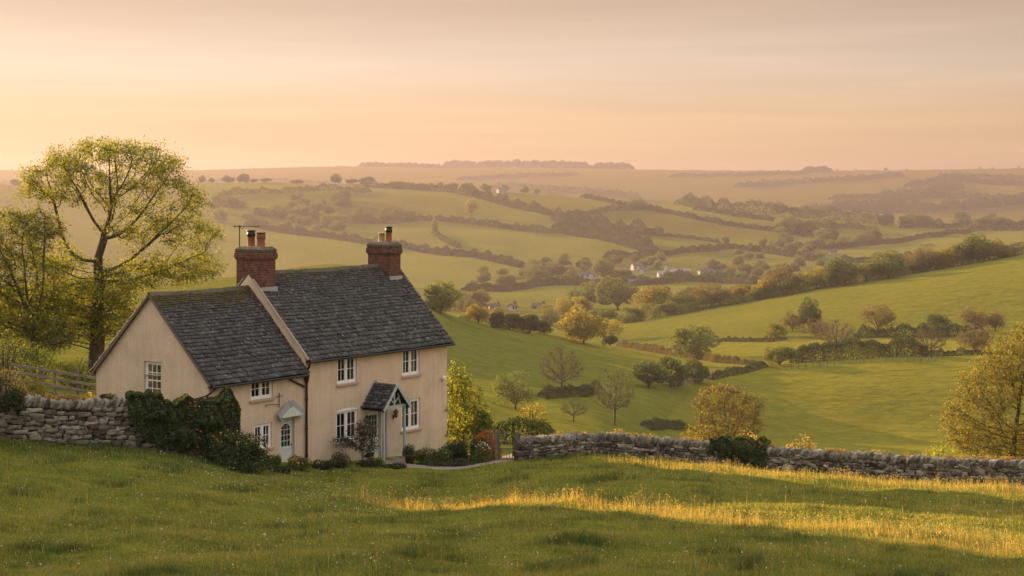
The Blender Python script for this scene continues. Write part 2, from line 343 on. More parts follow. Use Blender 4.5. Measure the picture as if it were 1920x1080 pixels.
# ------------------------------------------------------------------ materials of the cottage and walls
def render_mat():
    m, n, l = newmat('roughcast')
    tc = N(n, 'ShaderNodeTexCoord')
    n1 = N(n, 'ShaderNodeTexNoise', {'Scale': 0.9, 'Detail': 8.0, 'Roughness': 0.65}); l.new(tc.outputs['Object'], n1.inputs['Vector'])
    r = ramp(n, [(0.25, (0.53, 0.39, 0.275)), (0.5, (0.63, 0.475, 0.34)), (0.75, (0.71, 0.54, 0.39))]); l.new(n1.outputs['Fac'], r.inputs['Fac'])
    n2 = N(n, 'ShaderNodeTexNoise', {'Scale': 22.0, 'Detail': 4.0, 'Roughness': 0.7}); l.new(tc.outputs['Object'], n2.inputs['Vector'])
    mr = N(n, 'ShaderNodeMapRange', {'From Min': 0.3, 'From Max': 0.7, 'To Min': 0.86, 'To Max': 1.12}); l.new(n2.outputs['Fac'], mr.inputs['Value'])
    # vertical rain streaks and green damp low on the wall
    mp = N(n, 'ShaderNodeMapping', {'Scale': (5.0, 5.0, 0.25)}); l.new(tc.outputs['Object'], mp.inputs['Vector'])
    n3 = N(n, 'ShaderNodeTexNoise', {'Scale': 1.0, 'Detail': 4.0}); l.new(mp.outputs['Vector'], n3.inputs['Vector'])
    mr3 = N(n, 'ShaderNodeMapRange', {'From Min': 0.45, 'From Max': 0.8, 'To Min': 1.0, 'To Max': 0.88}); l.new(n3.outputs['Fac'], mr3.inputs['Value'])
    mu = N(n, 'ShaderNodeMath', operation='MULTIPLY'); l.new(mr.outputs['Result'], mu.inputs[0]); l.new(mr3.outputs['Result'], mu.inputs[1])
    hs = N(n, 'ShaderNodeHueSaturation'); l.new(r.outputs['Color'], hs.inputs['Color']); l.new(mu.outputs[0], hs.inputs['Value'])
    sp = N(n, 'ShaderNodeSeparateXYZ'); l.new(tc.outputs['Object'], sp.inputs['Vector'])
    zr = N(n, 'ShaderNodeMapRange', {'From Min': -0.3, 'From Max': 0.9, 'To Min': 0.9, 'To Max': 0.0}); l.new(sp.outputs['Z'], zr.inputs['Value'])
    nz = N(n, 'ShaderNodeMapRange', {'From Min': 0.42, 'From Max': 0.62}); n4 = N(n, 'ShaderNodeTexNoise', {'Scale': 1.3, 'Detail': 5.0}); l.new(tc.outputs['Object'], n4.inputs['Vector']); l.new(n4.outputs['Fac'], nz.inputs['Value'])
    mm = N(n, 'ShaderNodeMath', operation='MULTIPLY'); l.new(zr.outputs['Result'], mm.inputs[0]); l.new(nz.outputs['Result'], mm.inputs[1])
    mx = N(n, 'ShaderNodeMix', data_type='RGBA'); l.new(mm.outputs[0], mx.inputs['Factor']); l.new(hs.outputs['Color'], mx.inputs['A']); mx.inputs['B'].default_value = (0.44, 0.40, 0.24, 1)
    b = N(n, 'ShaderNodeBsdfPrincipled', {'Roughness': 0.95, 'Specular IOR Level': 0.15}); l.new(mx.outputs['Result'], b.inputs['Base Color'])
    nb = N(n, 'ShaderNodeTexNoise', {'Scale': 14.0, 'Detail': 6.0, 'Roughness': 0.7}); l.new(tc.outputs['Object'], nb.inputs['Vector'])
    bp = N(n, 'ShaderNodeBump', {'Strength': 0.55, 'Distance': 0.03}); l.new(nb.outputs['Fac'], bp.inputs['Height']); l.new(bp.outputs['Normal'], b.inputs['Normal'])
    o = N(n, 'ShaderNodeOutputMaterial'); l.new(b.outputs[0], o.inputs['Surface']); return m
def slate_mat():
    m, n, l = newmat('stone_slate')
    tc = N(n, 'ShaderNodeTexCoord'); at = N(n, 'ShaderNodeAttribute', attribute_name='tint')
    r = ramp(n, [(0.0, (0.032, 0.031, 0.030)), (0.5, (0.064, 0.061, 0.060)), (1.0, (0.118, 0.111, 0.108))])
    n1 = N(n, 'ShaderNodeTexNoise', {'Scale': 9.0, 'Detail': 6.0, 'Roughness': 0.7}); l.new(tc.outputs['Object'], n1.inputs['Vector'])
    m1 = N(n, 'ShaderNodeMapRange', {'From Min': 0.3, 'From Max': 0.7, 'To Min': -0.3, 'To Max': 0.3}); l.new(n1.outputs['Fac'], m1.inputs['Value'])
    ad = N(n, 'ShaderNodeMath', operation='ADD'); l.new(at.outputs['Fac'], ad.inputs[0]); l.new(m1.outputs['Result'], ad.inputs[1]); l.new(ad.outputs[0], r.inputs['Fac'])
    # pale lichen spots
    v = N(n, 'ShaderNodeTexVoronoi', {'Scale': 4.2, 'Randomness': 1.0}); nd = N(n, 'ShaderNodeTexNoise', {'Scale': 16.0, 'Detail': 3.0}); l.new(tc.outputs['Object'], nd.inputs['Vector'])
    vm = N(n, 'ShaderNodeMix', data_type='RGBA'); vm.inputs['Factor'].default_value = 0.12; l.new(tc.outputs['Object'], vm.inputs['A']); l.new(nd.outputs['Color'], vm.inputs['B']); l.new(vm.outputs['Result'], v.inputs['Vector'])
    lr = N(n, 'ShaderNodeMapRange', {'From Min': 0.13, 'From Max': 0.24, 'To Min': 0.75, 'To Max': 0.0}); l.new(v.outputs['Distance'], lr.inputs['Value'])
    mx = N(n, 'ShaderNodeMix', data_type='RGBA'); l.new(lr.outputs['Result'], mx.inputs['Factor']); l.new(r.outputs['Color'], mx.inputs['A']); mx.inputs['B'].default_value = (0.27, 0.25, 0.225, 1)
    # moss gathered towards the ridge (attribute 'moss')
    am = N(n, 'ShaderNodeAttribute', attribute_name='moss'); nm = N(n, 'ShaderNodeTexNoise', {'Scale': 1.9, 'Detail': 8.0, 'Roughness': 0.75}); l.new(tc.outputs['Object'], nm.inputs['Vector'])
    a2 = N(n, 'ShaderNodeMath', operation='ADD'); l.new(am.outputs['Fac'], a2.inputs[0]); l.new(nm.outputs['Fac'], a2.inputs[1])
    mr = N(n, 'ShaderNodeMapRange', {'From Min': 0.98, 'From Max': 1.2, 'To Min': 0.0, 'To Max': 0.9}); l.new(a2.outputs[0], mr.inputs['Value'])
    mc = ramp(n, [(0.35, (0.045, 0.038, 0.014)), (0.65, (0.13, 0.105, 0.022))]); l.new(n1.outputs['Fac'], mc.inputs['Fac'])
    m2 = N(n, 'ShaderNodeMix', data_type='RGBA'); l.new(mr.outputs['Result'], m2.inputs['Factor']); l.new(mx.outputs['Result'], m2.inputs['A']); l.new(mc.outputs['Color'], m2.inputs['B'])
    b = N(n, 'ShaderNodeBsdfPrincipled', {'Roughness': 0.75, 'Specular IOR Level': 0.3}); l.new(m2.outputs['Result'], b.inputs['Base Color'])
    nb = N(n, 'ShaderNodeTexNoise', {'Scale': 12.0, 'Detail': 6.0, 'Roughness': 0.7}); l.new(tc.outputs['Object'], nb.inputs['Vector'])
    bp = N(n, 'ShaderNodeBump', {'Strength': 0.8, 'Distance': 0.03}); l.new(nb.outputs['Fac'], bp.inputs['Height']); l.new(bp.outputs['Normal'], b.inputs['Normal'])
    o = N(n, 'ShaderNodeOutputMaterial'); l.new(b.outputs[0], o.inputs['Surface']); return m
def brick_mat():
    m, n, l = newmat('brickwork')
    tc = N(n, 'ShaderNodeTexCoord'); sp = N(n, 'ShaderNodeSeparateXYZ'); l.new(tc.outputs['Object'], sp.inputs['Vector'])
    ad = N(n, 'ShaderNodeMath', operation='ADD'); l.new(sp.outputs['X'], ad.inputs[0]); l.new(sp.outputs['Y'], ad.inputs[1])
    cb = N(n, 'ShaderNodeCombineXYZ'); l.new(ad.outputs[0], cb.inputs['X']); l.new(sp.outputs['Z'], cb.inputs['Y'])
    br = N(n, 'ShaderNodeTexBrick', {'Scale': 1.0, 'Mortar Size': 0.008, 'Brick Width': 0.225, 'Row Height': 0.075, 'Bias': 0.0, 'Mortar Smooth': 0.3})
    br.inputs['Color1'].default_value = (0.165, 0.050, 0.032, 1); br.inputs['Color2'].default_value = (0.085, 0.032, 0.025, 1); br.inputs['Mortar'].default_value = (0.20, 0.155, 0.12, 1)
    l.new(cb.outputs[0], br.inputs['Vector'])
    nz = N(n, 'ShaderNodeTexNoise', {'Scale': 5.0, 'Detail': 6.0}); l.new(tc.outputs['Object'], nz.inputs['Vector'])
    mr = N(n, 'ShaderNodeMapRange', {'From Min': 0.3, 'From Max': 0.7, 'To Min': 0.6, 'To Max': 1.3}); l.new(nz.outputs['Fac'], mr.inputs['Value'])
    hs = N(n, 'ShaderNodeHueSaturation'); l.new(br.outputs['Color'], hs.inputs['Color']); l.new(mr.outputs['Result'], hs.inputs['Value'])
    b = N(n, 'ShaderNodeBsdfPrincipled', {'Roughness': 0.9, 'Specular IOR Level': 0.2}); l.new(hs.outputs['Color'], b.inputs['Base Color'])
    bp = N(n, 'ShaderNodeBump', {'Strength': 0.6, 'Distance': 0.02}, invert=True); l.new(br.outputs['Fac'], bp.inputs['Height']); l.new(bp.outputs['Normal'], b.inputs['Normal'])
    o = N(n, 'ShaderNodeOutputMaterial'); l.new(b.outputs[0], o.inputs['Surface']); return m
def pane_mat():
    m, n, l = newmat('window_glass')
    g = N(n, 'ShaderNodeBsdfGlossy', {'Roughness': 0.03}); g.inputs['Color'].default_value = (0.9, 0.9, 0.9, 1)
    t = N(n, 'ShaderNodeBsdfTransparent'); t.inputs['Color'].default_value = (0.75, 0.78, 0.76, 1)
    lw = N(n, 'ShaderNodeFresnel', {'IOR': 1.5}); mr = N(n, 'ShaderNodeMath', {1: 0.4}, operation='MULTIPLY'); l.new(lw.outputs[0], mr.inputs[0])
    nz = N(n, 'ShaderNodeTexNoise', {'Scale': 4.0}); bp = N(n, 'ShaderNodeBump', {'Strength': 0.15, 'Distance': 0.02}); l.new(nz.outputs['Fac'], bp.inputs['Height']); l.new(bp.outputs['Normal'], g.inputs['Normal'])
    mx = N(n, 'ShaderNodeMixShader'); l.new(mr.outputs[0], mx.inputs['Fac']); l.new(t.outputs[0], mx.inputs[1]); l.new(g.outputs[0], mx.inputs[2])
    o = N(n, 'ShaderNodeOutputMaterial'); l.new(mx.outputs[0], o.inputs['Surface']); return m
M_WALL = render_mat(); M_SLATE = slate_mat(); M_BRICK = brick_mat(); M_PANE = pane_mat()
M_WHITE = plain('white_paint', (0.82, 0.80, 0.76), 0.45); M_BLACK = plain('black_iron', (0.022, 0.020, 0.020), 0.45)
M_SILL = plain('sill_stone', (0.46, 0.34, 0.24), 0.85); M_GREY = plain('grey_green_paint', (0.40, 0.44, 0.42), 0.5); M_SAGE = plain('pale_sage_paint', (0.58, 0.60, 0.53), 0.5)
M_LEAD = plain('lead_flashing', (0.33, 0.33, 0.34), 0.5); M_TERRA = plain('terracotta', (0.36, 0.12, 0.06), 0.8); M_BUFF = plain('buff_clay', (0.52, 0.36, 0.21), 0.8)
M_CURTAIN = plain('curtain_cloth', (0.42, 0.37, 0.30), 0.9); M_DARK = plain('room_dark', (0.018, 0.015, 0.013), 0.9); M_RED = plain('dull_red_cloth', (0.16, 0.05, 0.04), 0.9)
M_MORTAR = pbr('mossy_mortar', [(0.3, (0.05, 0.042, 0.03)), (0.55, (0.11, 0.09, 0.06)), (0.75, (0.15, 0.12, 0.035))], 7.0, 0.95, 0.7, 16, dist=0.04)
M_STEP = pbr('worn_stone', [(0.3, (0.16, 0.135, 0.11)), (0.7, (0.28, 0.24, 0.2))], 6.0, 0.9, 0.4)
M_LAMP = plain('lamp_glass', (0.30, 0.24, 0.15), 0.2)

# ------------------------------------------------------------------ the cottage
CB = Vector((-9.19, 76.0, CZ - 12.83)); CROT = math.atan2(0.809, 0.588)
cottage = empty('cottage', CB, CROT)
tag(cottage, 'tan rendered two storey cottage with slate roofs, brick chimneys and a small porch', 'cottage')
L1, DP, LE = 10.17, 7.07, 5.88          # main front, depth, length of the lower wing
EV1, RG1, EV2, RG2, BOT = 4.8, 8.36, 4.28, 7.74, -1.6
HALF = DP/2

def wall_face(mb, P, ex, ez, W, z0, z1, holes, depth, ny):
    """rectangular wall sheet with openings and their reveals; P origin, ex along, ny into the wall"""
    xs = sorted({0, W, *[v for hh in holes for v in hh[:2]]}); zs = sorted({z0, z1, *[v for hh in holes for v in hh[2:4]]})
    q = lambda x, z, d=0.0: tuple(Vector(P) + Vector(ex)*x + Vector(ny)*d + Vector((0, 0, z)))
    for i in range(len(xs)-1):
        for j in range(len(zs)-1):
            cx, cz_ = (xs[i]+xs[i+1])/2, (zs[j]+zs[j+1])/2
            if any(a < cx < b and c < cz_ < d for a, b, c, d in holes): continue
            mb.add([q(xs[i], zs[j]), q(xs[i+1], zs[j]), q(xs[i+1], zs[j+1]), q(xs[i], zs[j+1])], [(0, 1, 2, 3)])
    for a, b, c, d in holes:
        for (xa, za), (xb, zb) in (((a, c), (b, c)), ((b, c), (b, d)), ((b, d), (a, d)), ((a, d), (a, c))):
            mb.add([q(xa, za), q(xb, zb), q(xb, zb, depth), q(xa, za, depth)], [(0, 1, 2, 3)])
REV = 0.16
W_MAIN = [(2.09, 3.44, 3.33, 4.62), (6.72, 8.04, 3.27, 4.62), (2.02, 3.52, 0.72, 2.10), (6.66, 8.08, 0.66, 2.12)]
D_MAIN = (4.24, 5.16, -0.42, 1.86)
W_EXT = [(-3.44, -2.07, 3.19, 4.10), (-3.22, -2.13, 1.05, 2.12)]
D_EXT = (-1.62, -0.70, 0.0, 2.12)
W_GAB = (2.89, 3.98, 3.20, 4.86)        # along the wing's gable, in b
mb = MB()
wall_face(mb, (0, 0, 0), (1, 0, 0), 0, L1, BOT, EV1, W_MAIN + [D_MAIN], REV, (0, 1, 0))
mb.add([(0,DP,BOT),(L1,DP,BOT),(L1,DP,EV1),(0,DP,EV1)], [(3,2,1,0)])
for x in (0.0, L1):
    mb.add([(x,0,BOT),(x,DP,BOT),(x,DP,EV1),(x,HALF,RG1-0.03),(x,0,EV1)], [(0,1,2,3,4) if x > 0 else (4,3,2,1,0)])
mb.build('wall', M_WALL, cottage)
mb = MB()
wall_face(mb, (-LE, 0.012, 0), (1, 0, 0), 0, LE, BOT, EV2, [(a+LE, b+LE, c, d) for a, b, c, d in W_EXT + [D_EXT]], REV, (0, 1, 0))
wall_face(mb, (-LE, 0.012, 0), (0, 1, 0), 0, DP-0.024, BOT, EV2, [(W_GAB[0], W_GAB[1], W_GAB[2], EV2)], REV, (1, 0, 0))
# gable triangle, cut round the head of the sash window
a, b, zt = W_GAB[0]+0.012, W_GAB[1]+0.012, W_GAB[3]
sl_ = (RG2-0.03-EV2)/HALF
x = -LE
zl = lambda y: EV2 + min(y, DP-y)*sl_
mb.add([(x,0.012,EV2),(x,a,EV2),(x,a,zl(a))], [(2,1,0)])
mb.add([(x,b,EV2),(x,DP-0.012,EV2),(x,b,zl(b)) if b > HALF else (x,HALF,RG2)], [(2,1,0)])
if b > HALF: mb.add([(x,a,zt),(x,b,zt),(x,b,zl(b)),(x,HALF,RG2-0.03),(x,a,zl(a))], [(4,3,2,1,0)])
for (ya, za), (yb, zb) in (((a, EV2), (a, zt)), ((a, zt), (b, zt)), ((b, zt), (b, EV2))):
    mb.add([(x,ya,za),(x,yb,zb),(x+REV,yb,zb),(x+REV,ya,za)], [(0,1,2,3)])
mb.add([(-LE,DP-0.012,BOT),(0,DP-0.012,BOT),(0,DP-0.012,EV2),(-LE,DP-0.012,EV2)], [(3,2,1,0)])
mb.build('wall', M_WALL, cottage)

def tile_roof(name, x0, x1, yE, zE, yR, zR, seed, ncourse=29, sag=0.06, mossk=1.0, fy=1, parent=None, e0=0.40, e1=0.15, wide=0.30, xr=None):
    """courses of stone slates from eave (yE,zE) to ridge (yR,zR), shrinking towards the ridge"""
    rg = np.random.default_rng(seed); dy, dz = yR-yE, zR-zE; SL = math.hypot(dy, dz); uy, uz = dy/SL, dz/SL; ny, nz_ = -uz*np.sign(dy), abs(uy)
    ex = np.linspace(e0, e1, ncourse); ex *= SL/ex.sum(); s0 = np.concatenate([[0], np.cumsum(ex)])[:-1]
    V_, T_, Mo = [], [], []
    for k in range(ncourse):
        x = x0 - rg.uniform(0, wide*0.6); w0 = wide*(0.62 + 0.5*ex[k]/e0)
        while x < x1 - 0.02:
            w = w0*rg.uniform(0.6, 1.45); xa, xb = max(x, x0)+0.004, min(x+w, x1)-0.004; x += w
            if xb - xa < 0.04: continue
            ln = min(ex[k]*1.9, SL - s0[k] + 0.02); th = rg.uniform(0.022, 0.045)*(0.65+0.5*ex[k]/e0); j = rg.uniform(-0.012, 0.012)
            sa, sb = s0[k]+j, s0[k]+ln; lift0 = 0.105*(0.5+0.5*ex[k]/e0) + rg.uniform(-0.006, 0.014); lift1 = 0.004
            if xr: # verge not square: the sheet may narrow towards the ridge
                pass
            vs = []
            for (s_, lf) in ((sa, lift0), (sb, lift1)):
                for xx in (xa, xb):
                    sg = -sag*math.sin(math.pi*np.clip((xx-x0)/(x1-x0), 0, 1))*(s_/SL) + 0.02*math.sin(xx*1.7+s_*0.8+seed)
                    for t_ in (0, th):
                        q = lf + t_ + sg
                        vs.append((xx, yE+uy*s_+ny*q, zE+uz*s_+nz_*q))
            V_.append(vs); T_.append(np.clip(rg.normal(.5, .2), 0, 1)); Mo.append(mossk*(0.62*((s_)/SL)**2.2))
    V_ = np.array(V_); n_ = len(V_)
    fq = np.array([(0,2,3,1),(4,5,7,6),(1,3,7,5),(0,1,5,4),(2,6,7,3),(0,4,6,2)])
    Fq = (np.arange(n_)[:, None, None]*8 + fq[None]).reshape(-1, 4)
    me = np_mesh(name, V_.reshape(-1, 3), Fq, np.repeat(T_, 8))
    am = me.attributes.new('moss', 'FLOAT', 'POINT'); am.data.foreach_set('value', np.repeat(Mo, 8).astype(np.float32))
    o = link(name, me, parent, M_SLATE)
    return o
def roof(x0, x1, ev, rg, over, seed, moss, side0, side1):
    sl = (rg-ev)/HALF; o = tile_roof('roof', x0, x1, -over, ev-over*sl, HALF, rg, seed, mossk=moss, parent=cottage)
    b = tile_roof('roof', x0, x1, DP+over, ev-over*sl, HALF, rg, seed+1, ncourse=16, mossk=moss, parent=cottage)
    deck = MB()                                           # boards beneath the slates
    deck.add([(x0+.02,-over+.05,ev-over*sl-.04+.05*sl),(x1-.02,-over+.05,ev-over*sl-.04+.05*sl),(x1-.02,HALF,rg-.06),(x0+.02,HALF,rg-.06),(x1-.02,DP+over-.05,ev-over*sl-.04+.05*sl),(x0+.02,DP+over-.05,ev-over*sl-.04+.05*sl)], [(0,1,2,3),(3,2,4,5)])
    deck.build('roof_deck', M_DARK, o)
    rid = MB(); rg_ = random.Random(seed); x = x0
    while x < x1-0.1:
        w = min(rg_.uniform(0.38, 0.5), x1-x); xm = x+w/2
        sg = -0.06*math.sin(math.pi*(xm-x0)/(x1-x0)) + rg_.uniform(-.01, .01)
        for s in (-1, 1):
            rid.prism([(x+.006, HALF, rg+.115+sg), (x+.006, HALF+s*.17, rg+.115-.16+sg), (x+.006, HALF+s*.17, rg+.07-.16+sg), (x+.006, HALF, rg+.07+sg)], (w-.012, 0, 0))
        x += w
    rid.build('ridge_tile', M_MORTAR, o)
    return o
roof(-0.02, L1+0.24, EV1, RG1, 0.24, 11, .95, 0, 1)
roof(-LE-0.14, -0.03, EV2, RG2, 0.26, 23, 1.2, 1, 0)
# mortared verges
M_VERGE = plain('verge_mortar', (0.17, 0.12, 0.085), 0.9)
for xx, ev, rg in ((-LE-0.12, EV2, RG2), (L1+0.20, EV1, RG1)):
    sl = (rg-ev)/HALF
    for s in (0, 1):
        vb = MB(); yo = -0.2 if s == 0 else DP+0.2
        vb.bar((xx, yo, ev-0.2*sl-0.02), (xx, HALF, rg-0.02), 0.07, 0.10); vb.build('verge', M_VERGE, cottage)
vb = MB(); sl = (RG1-EV1)/HALF            # raised edge where the main roof stands above the wing
vb.bar((-0.035, -0.2, EV1-0.2*sl+0.06), (-0.035, HALF-.3, RG1+0.06-.3*sl), 0.06, 0.11)
vb.build('verge', M_SILL, cottage)

def chimney(cx, cy, wx, wy, zb, zt, mats, order):
    mb = MB(); mb.box(cx-wx/2, cx+wx/2, cy-wy/2, cy+wy/2, zb, zt-0.42)
    for i, (g, za, zc) in enumerate(((0.035, zt-0.42, zt-0.35), (0.075, zt-0.35, zt-0.10), (0.04, zt-0.10, zt-0.03))):
        mb.box(cx-wx/2-g, cx+wx/2+g, cy-wy/2-g, cy+wy/2+g, za, zc)
    c = mb.build('chimney', M_BRICK, cottage, bevel=0.012)
    cp = MB(); g = 0.05
    A = [(cx-wx/2-g, cy-wy/2-g), (cx+wx/2+g, cy-wy/2-g), (cx+wx/2+g, cy+wy/2+g), (cx-wx/2-g, cy+wy/2+g)]
    Bq = [(cx+(x-cx)*0.74, cy+(y-cy)*0.78) for x, y in A]
    cp.add([(x, y, zt-0.028) for x, y in A] + [(x, y, zt+0.07) for x, y in A] + [(x, y, zt+0.20) for x, y in Bq],
           [(0,1,5,4),(1,2,6,5),(2,3,7,6),(3,0,4,7),(4,5,9,8),(5,6,10,9),(6,7,11,10),(7,4,8,11),(8,9,10,11)])
    cp.build('chimney_cap', M_MORTAR, c, bevel=0.02)
    for (oy, hgt, r, mt, topper) in mats:
        p = MB(); z0 = zt+0.14
        p.lathe((cx, cy+oy, z0), [(r*1.06, 0), (r*1.0, .05), (r*0.93, hgt-.06), (r*1.08, hgt-.05), (r*1.08, hgt), (r*.8, hgt), (r*.8, hgt-.1)], 18)
        pot = p.build('chimney_pot', mt, c, True)
        if topper == 'black':
            t = MB(); t.lathe((cx, cy+oy, z0+hgt), [(r*1.12, -.12), (r*1.12, .06), (r*1.0, .07), (r*1.0, .12), (r*1.35, .125), (r*1.35, .16), (r*.2, .2)], 18); t.build('chimney_cowl', M_BLACK, c, True)
        elif topper == 'ring':
            t = MB(); t.lathe((cx, cy+oy, z0+hgt), [(r*1.1, -.22), (r*1.12, -.2), (r*1.12, -.05), (r*1.02, -.04), (r*1.02, .05), (r*1.35, .055), (r*1.35, .08), (r*.2, .1)], 18); t.build('chimney_cowl', plain('rust_cowl', (0.17, 0.06, 0.035), .7), c, True)
    return c
c1 = chimney(0.47, HALF, 0.90, 1.62, RG2-0.9, 9.40, [(0.30, 0.62, 0.175, M_TERRA, 'black'), (-0.33, 0.62, 0.185, M_TERRA, 'ring')], 0)
c2 = chimney(L1-0.60, HALF, 0.86, 1.42, RG1-1.0, 9.32, [(0.18, 0.52, 0.165, M_BUFF, None), (-0.30, 0.66, 0.155, M_TERRA, 'black')], 0)
fl = MB(); sl = (RG1-EV1)/HALF            # lead flashings and the mortar shoulder at the chimney feet
fl.box(0.0, 0.98, HALF-0.90, HALF-0.78, RG1-0.9*sl+0.02, RG1-0.62*sl+0.02)
fl.build('flashing', M_LEAD, cottage, bevel=0.01); fl = MB()
fl.box(L1-1.05, L1-0.14, HALF-0.80, HALF-0.69, RG1-0.8*sl+0.03, RG1-0.55*sl+0.02)
fl.build('flashing', M_LEAD, cottage, bevel=0.01)

# gutters, pipes
g = MB(); sl = (RG1-EV1)/HALF; zg = EV1-0.27*sl
g.tube([(-0.05, -0.29, zg+0.03), (L1+0.22, -0.29, zg+0.0)], 0.062, 8); g.box(-0.02, L1+0.2, -0.24, 0.0, zg-0.02, zg+0.035); g.build('gutter', M_BLACK, cottage)
g = MB(); zg2 = EV2-0.29*(RG2-EV2)/HALF
g.tube([(-LE-0.12, -0.31, zg2+0.03), (-0.12, -0.31, zg2-0.0)], 0.058, 8); g.box(-LE-0.1, -0.03, -0.25, 0.0, zg2-0.02, zg2+0.03); g.build('gutter', M_BLACK, cottage)
g = MB(); g.tube([(-0.02, -0.27, zg), (-0.02, -0.24, zg-0.15), (-0.03, -0.09, zg-0.42), (-0.03, -0.09, BOT+1.25)], 0.055, 8)
g.tube([(-0.03, -0.10, 3.62), (-0.03, -0.10, 3.95)], [0.07, 0.13], 8)
g.tube([(-1.05, -0.06, 3.86), (-0.30, -0.06, 3.55), (-0.05, -0.09, 3.45)], 0.042, 8)
for z in (2.9, 1.6, 0.4): g.tube([(-0.03, -0.09, z-.04), (-0.03, -0.09, z+.04)], 0.075, 8)
g.build('downpipe', M_BLACK, cottage)
g = MB(); g.tube([(-LE+0.15, -0.30, zg2), (-LE-0.02, -0.12, zg2-0.22), (-LE-0.07, 0.05, zg2-0.32), (-LE-0.07, 0.05, zg2-0.85)], 0.04, 8); g.tube([(-LE-0.07, 0.0, zg2-0.32), (-LE-0.05, 1.5, zg2-0.72)], 0.028, 6); g.build('downpipe', M_BLACK, cottage)

def window(name, P, ex, ny, W, z0, z1, cols, rows, arch=0.0, curtain=0.0, split=True, setback=0.06, sill=True, red=False, sash=False):
    """casement: frame and glazing bars, with pane, sill and curtains as sub-parts. P: left bottom corner on the wall face"""
    ex, ny, P = Vector(ex), Vector(ny), Vector(P); H = z1-z0
    q = lambda x, d, z: P + ex*x + ny*d + Vector((0, 0, z))
    def bx(mb, xa, xb, da, db, za, zb):
        vs = [q(x, d, z) for z in (za, zb) for x, d in ((xa, da), (xb, da), (xb, db), (xa, db))]
        mb.add(vs, [(3,2,1,0),(4,5,6,7),(0,1,5,4),(1,2,6,5),(2,3,7,6),(3,0,4,7)])
    f = MB(); s = setback; fw = 0.085
    bx(f, 0.004, fw, s, s+.09, 0.004, H-.004); bx(f, W-fw, W-.004, s, s+.09, 0.004, H-.004)
    bx(f, fw, W-fw, s, s+.09, 0.004, fw); bx(f, fw, W-fw, s, s+.09, H-fw, H-.004)
    lights = 2 if split else 1
    if split: bx(f, W/2-.045, W/2+.045, s-.004, s+.085, fw, H-fw)
    wl_ = (W - 2*fw - (0.09 if split else 0))/lights
    for k in range(lights):
        x0 = fw + k*(wl_+0.09); x1 = x0+wl_
        st = 0.052
        bx(f, x0, x0+st, s+.012, s+.06, fw, H-fw); bx(f, x1-st, x1, s+.012, s+.06, fw, H-fw)
        bx(f, x0+st, x1-st, s+.012, s+.06, fw, fw+st+.01); bx(f, x0+st, x1-st, s+.012, s+.06, H-fw-st, H-fw)
        gx0, gx1, gz0, gz1 = x0+st, x1-st, fw+st+.01, H-fw-st
        for c in range(1, cols):
            xc = gx0+(gx1-gx0)*c/cols; bx(f, xc-.014, xc+.014, s+.022, s+.05, gz0, gz1)
        for r_ in range(1, rows):
            zc = gz0+(gz1-gz0)*r_/rows; e = 0.028 if (sash and r_ == rows//2) else 0.014
            bx(f, gx0, gx1, s+.020, s+.052, zc-e, zc+e)
    if arch:                                              # shallow segmental head above the frame
        ns = 10; pl = [q(W*i/ns, 0.02, H-0.004+arch*math.sin(math.pi*i/ns)) for i in range(ns+1)]
        f.prism(pl, ny*0.12)
        f.prism([q(0.0, -.012, H-.03)] + [q(W*i/ns, -.012, H+arch*math.sin(math.pi*i/ns)) for i in range(ns+1)] + [q(W, -.012, H-.03)], ny*0.03)
    w = f.build(name, M_WHITE, cottage)
    p = MB(); vs = [q(fw, s+.036, fw), q(W-fw, s+.036, fw), q(W-fw, s+.036, H-fw), q(fw, s+.036, H-fw)]; p.add(vs, [(0,1,2,3)]); p.build('pane', M_PANE, w)
    d = MB(); e = 0.75
    c8 = [q(x, dd, z) for dd in (REV, e) for x, z in ((-.1, -.1), (W+.1, -.1), (W+.1, H+.1), (-.1, H+.1))]
    d.add(c8, [(4,5,6,7),(0,1,5,4),(1,2,6,5),(2,3,7,6),(3,0,4,7)]); d.build('room', M_DARK, w)
    if curtain:
        for sd in (0, 1):
            cu = MB()
            xs_ = np.linspace(0, W*curtain, 14)
            pts = [(x if sd == 0 else W-x) for x in xs_]
            vs = [q(x, 0.26+0.03*math.sin(i*1.9), z) for i, x in enumerate(pts) for z in (0.02, H-.02)]
            cu.add(vs, [(2*i, 2*i+2, 2*i+3, 2*i+1) for i in range(13)]); cu.build('curtain', M_RED if red else M_CURTAIN, w)
    if sill:
        sb = MB(); bx(sb, -.07, W+.07, -.09, s+.01, -.10, -.003); sb.build('sill', M_SILL if not arch else M_WHITE, w, bevel=0.008)
    return w
for i, (a, b, c, d) in enumerate(W_MAIN):
    o = window('window', (a, 0, c), (1, 0, 0), (0, 1, 0), b-a, 0, d-c, 2, 2, arch=0.09 if i == 2 else 0, curtain=(0.16, 0.42, 0.14, 0.3)[i], red=(i == 2))
    o['label'] = ('upper window nearer the downpipe, dark panes', 'upper window above the porch side with pale curtains', 'arched ground floor window behind the climbing rose', 'ground floor window right of the porch')[i]
for i, (a, b, c, d) in enumerate(W_EXT):
    o = window('window', (a, 0.012, c), (1, 0, 0), (0, 1, 0), b-a, 0, d-c, 2, 2, curtain=(0.2, 0.1)[i], sill=True)
    o['label'] = ('small window under the wing eaves', 'small window beside the sage door')[i]
o = window('window', (-LE, W_GAB[0]+0.012, W_GAB[2]), (0, 1, 0), (1, 0, 0), W_GAB[1]-W_GAB[0], 0, W_GAB[3]-W_GAB[2], 3, 4, split=False, curtain=0.2, sill=False, setback=0.10, sash=True)
o['label'] = 'tall white sash window in the gable'

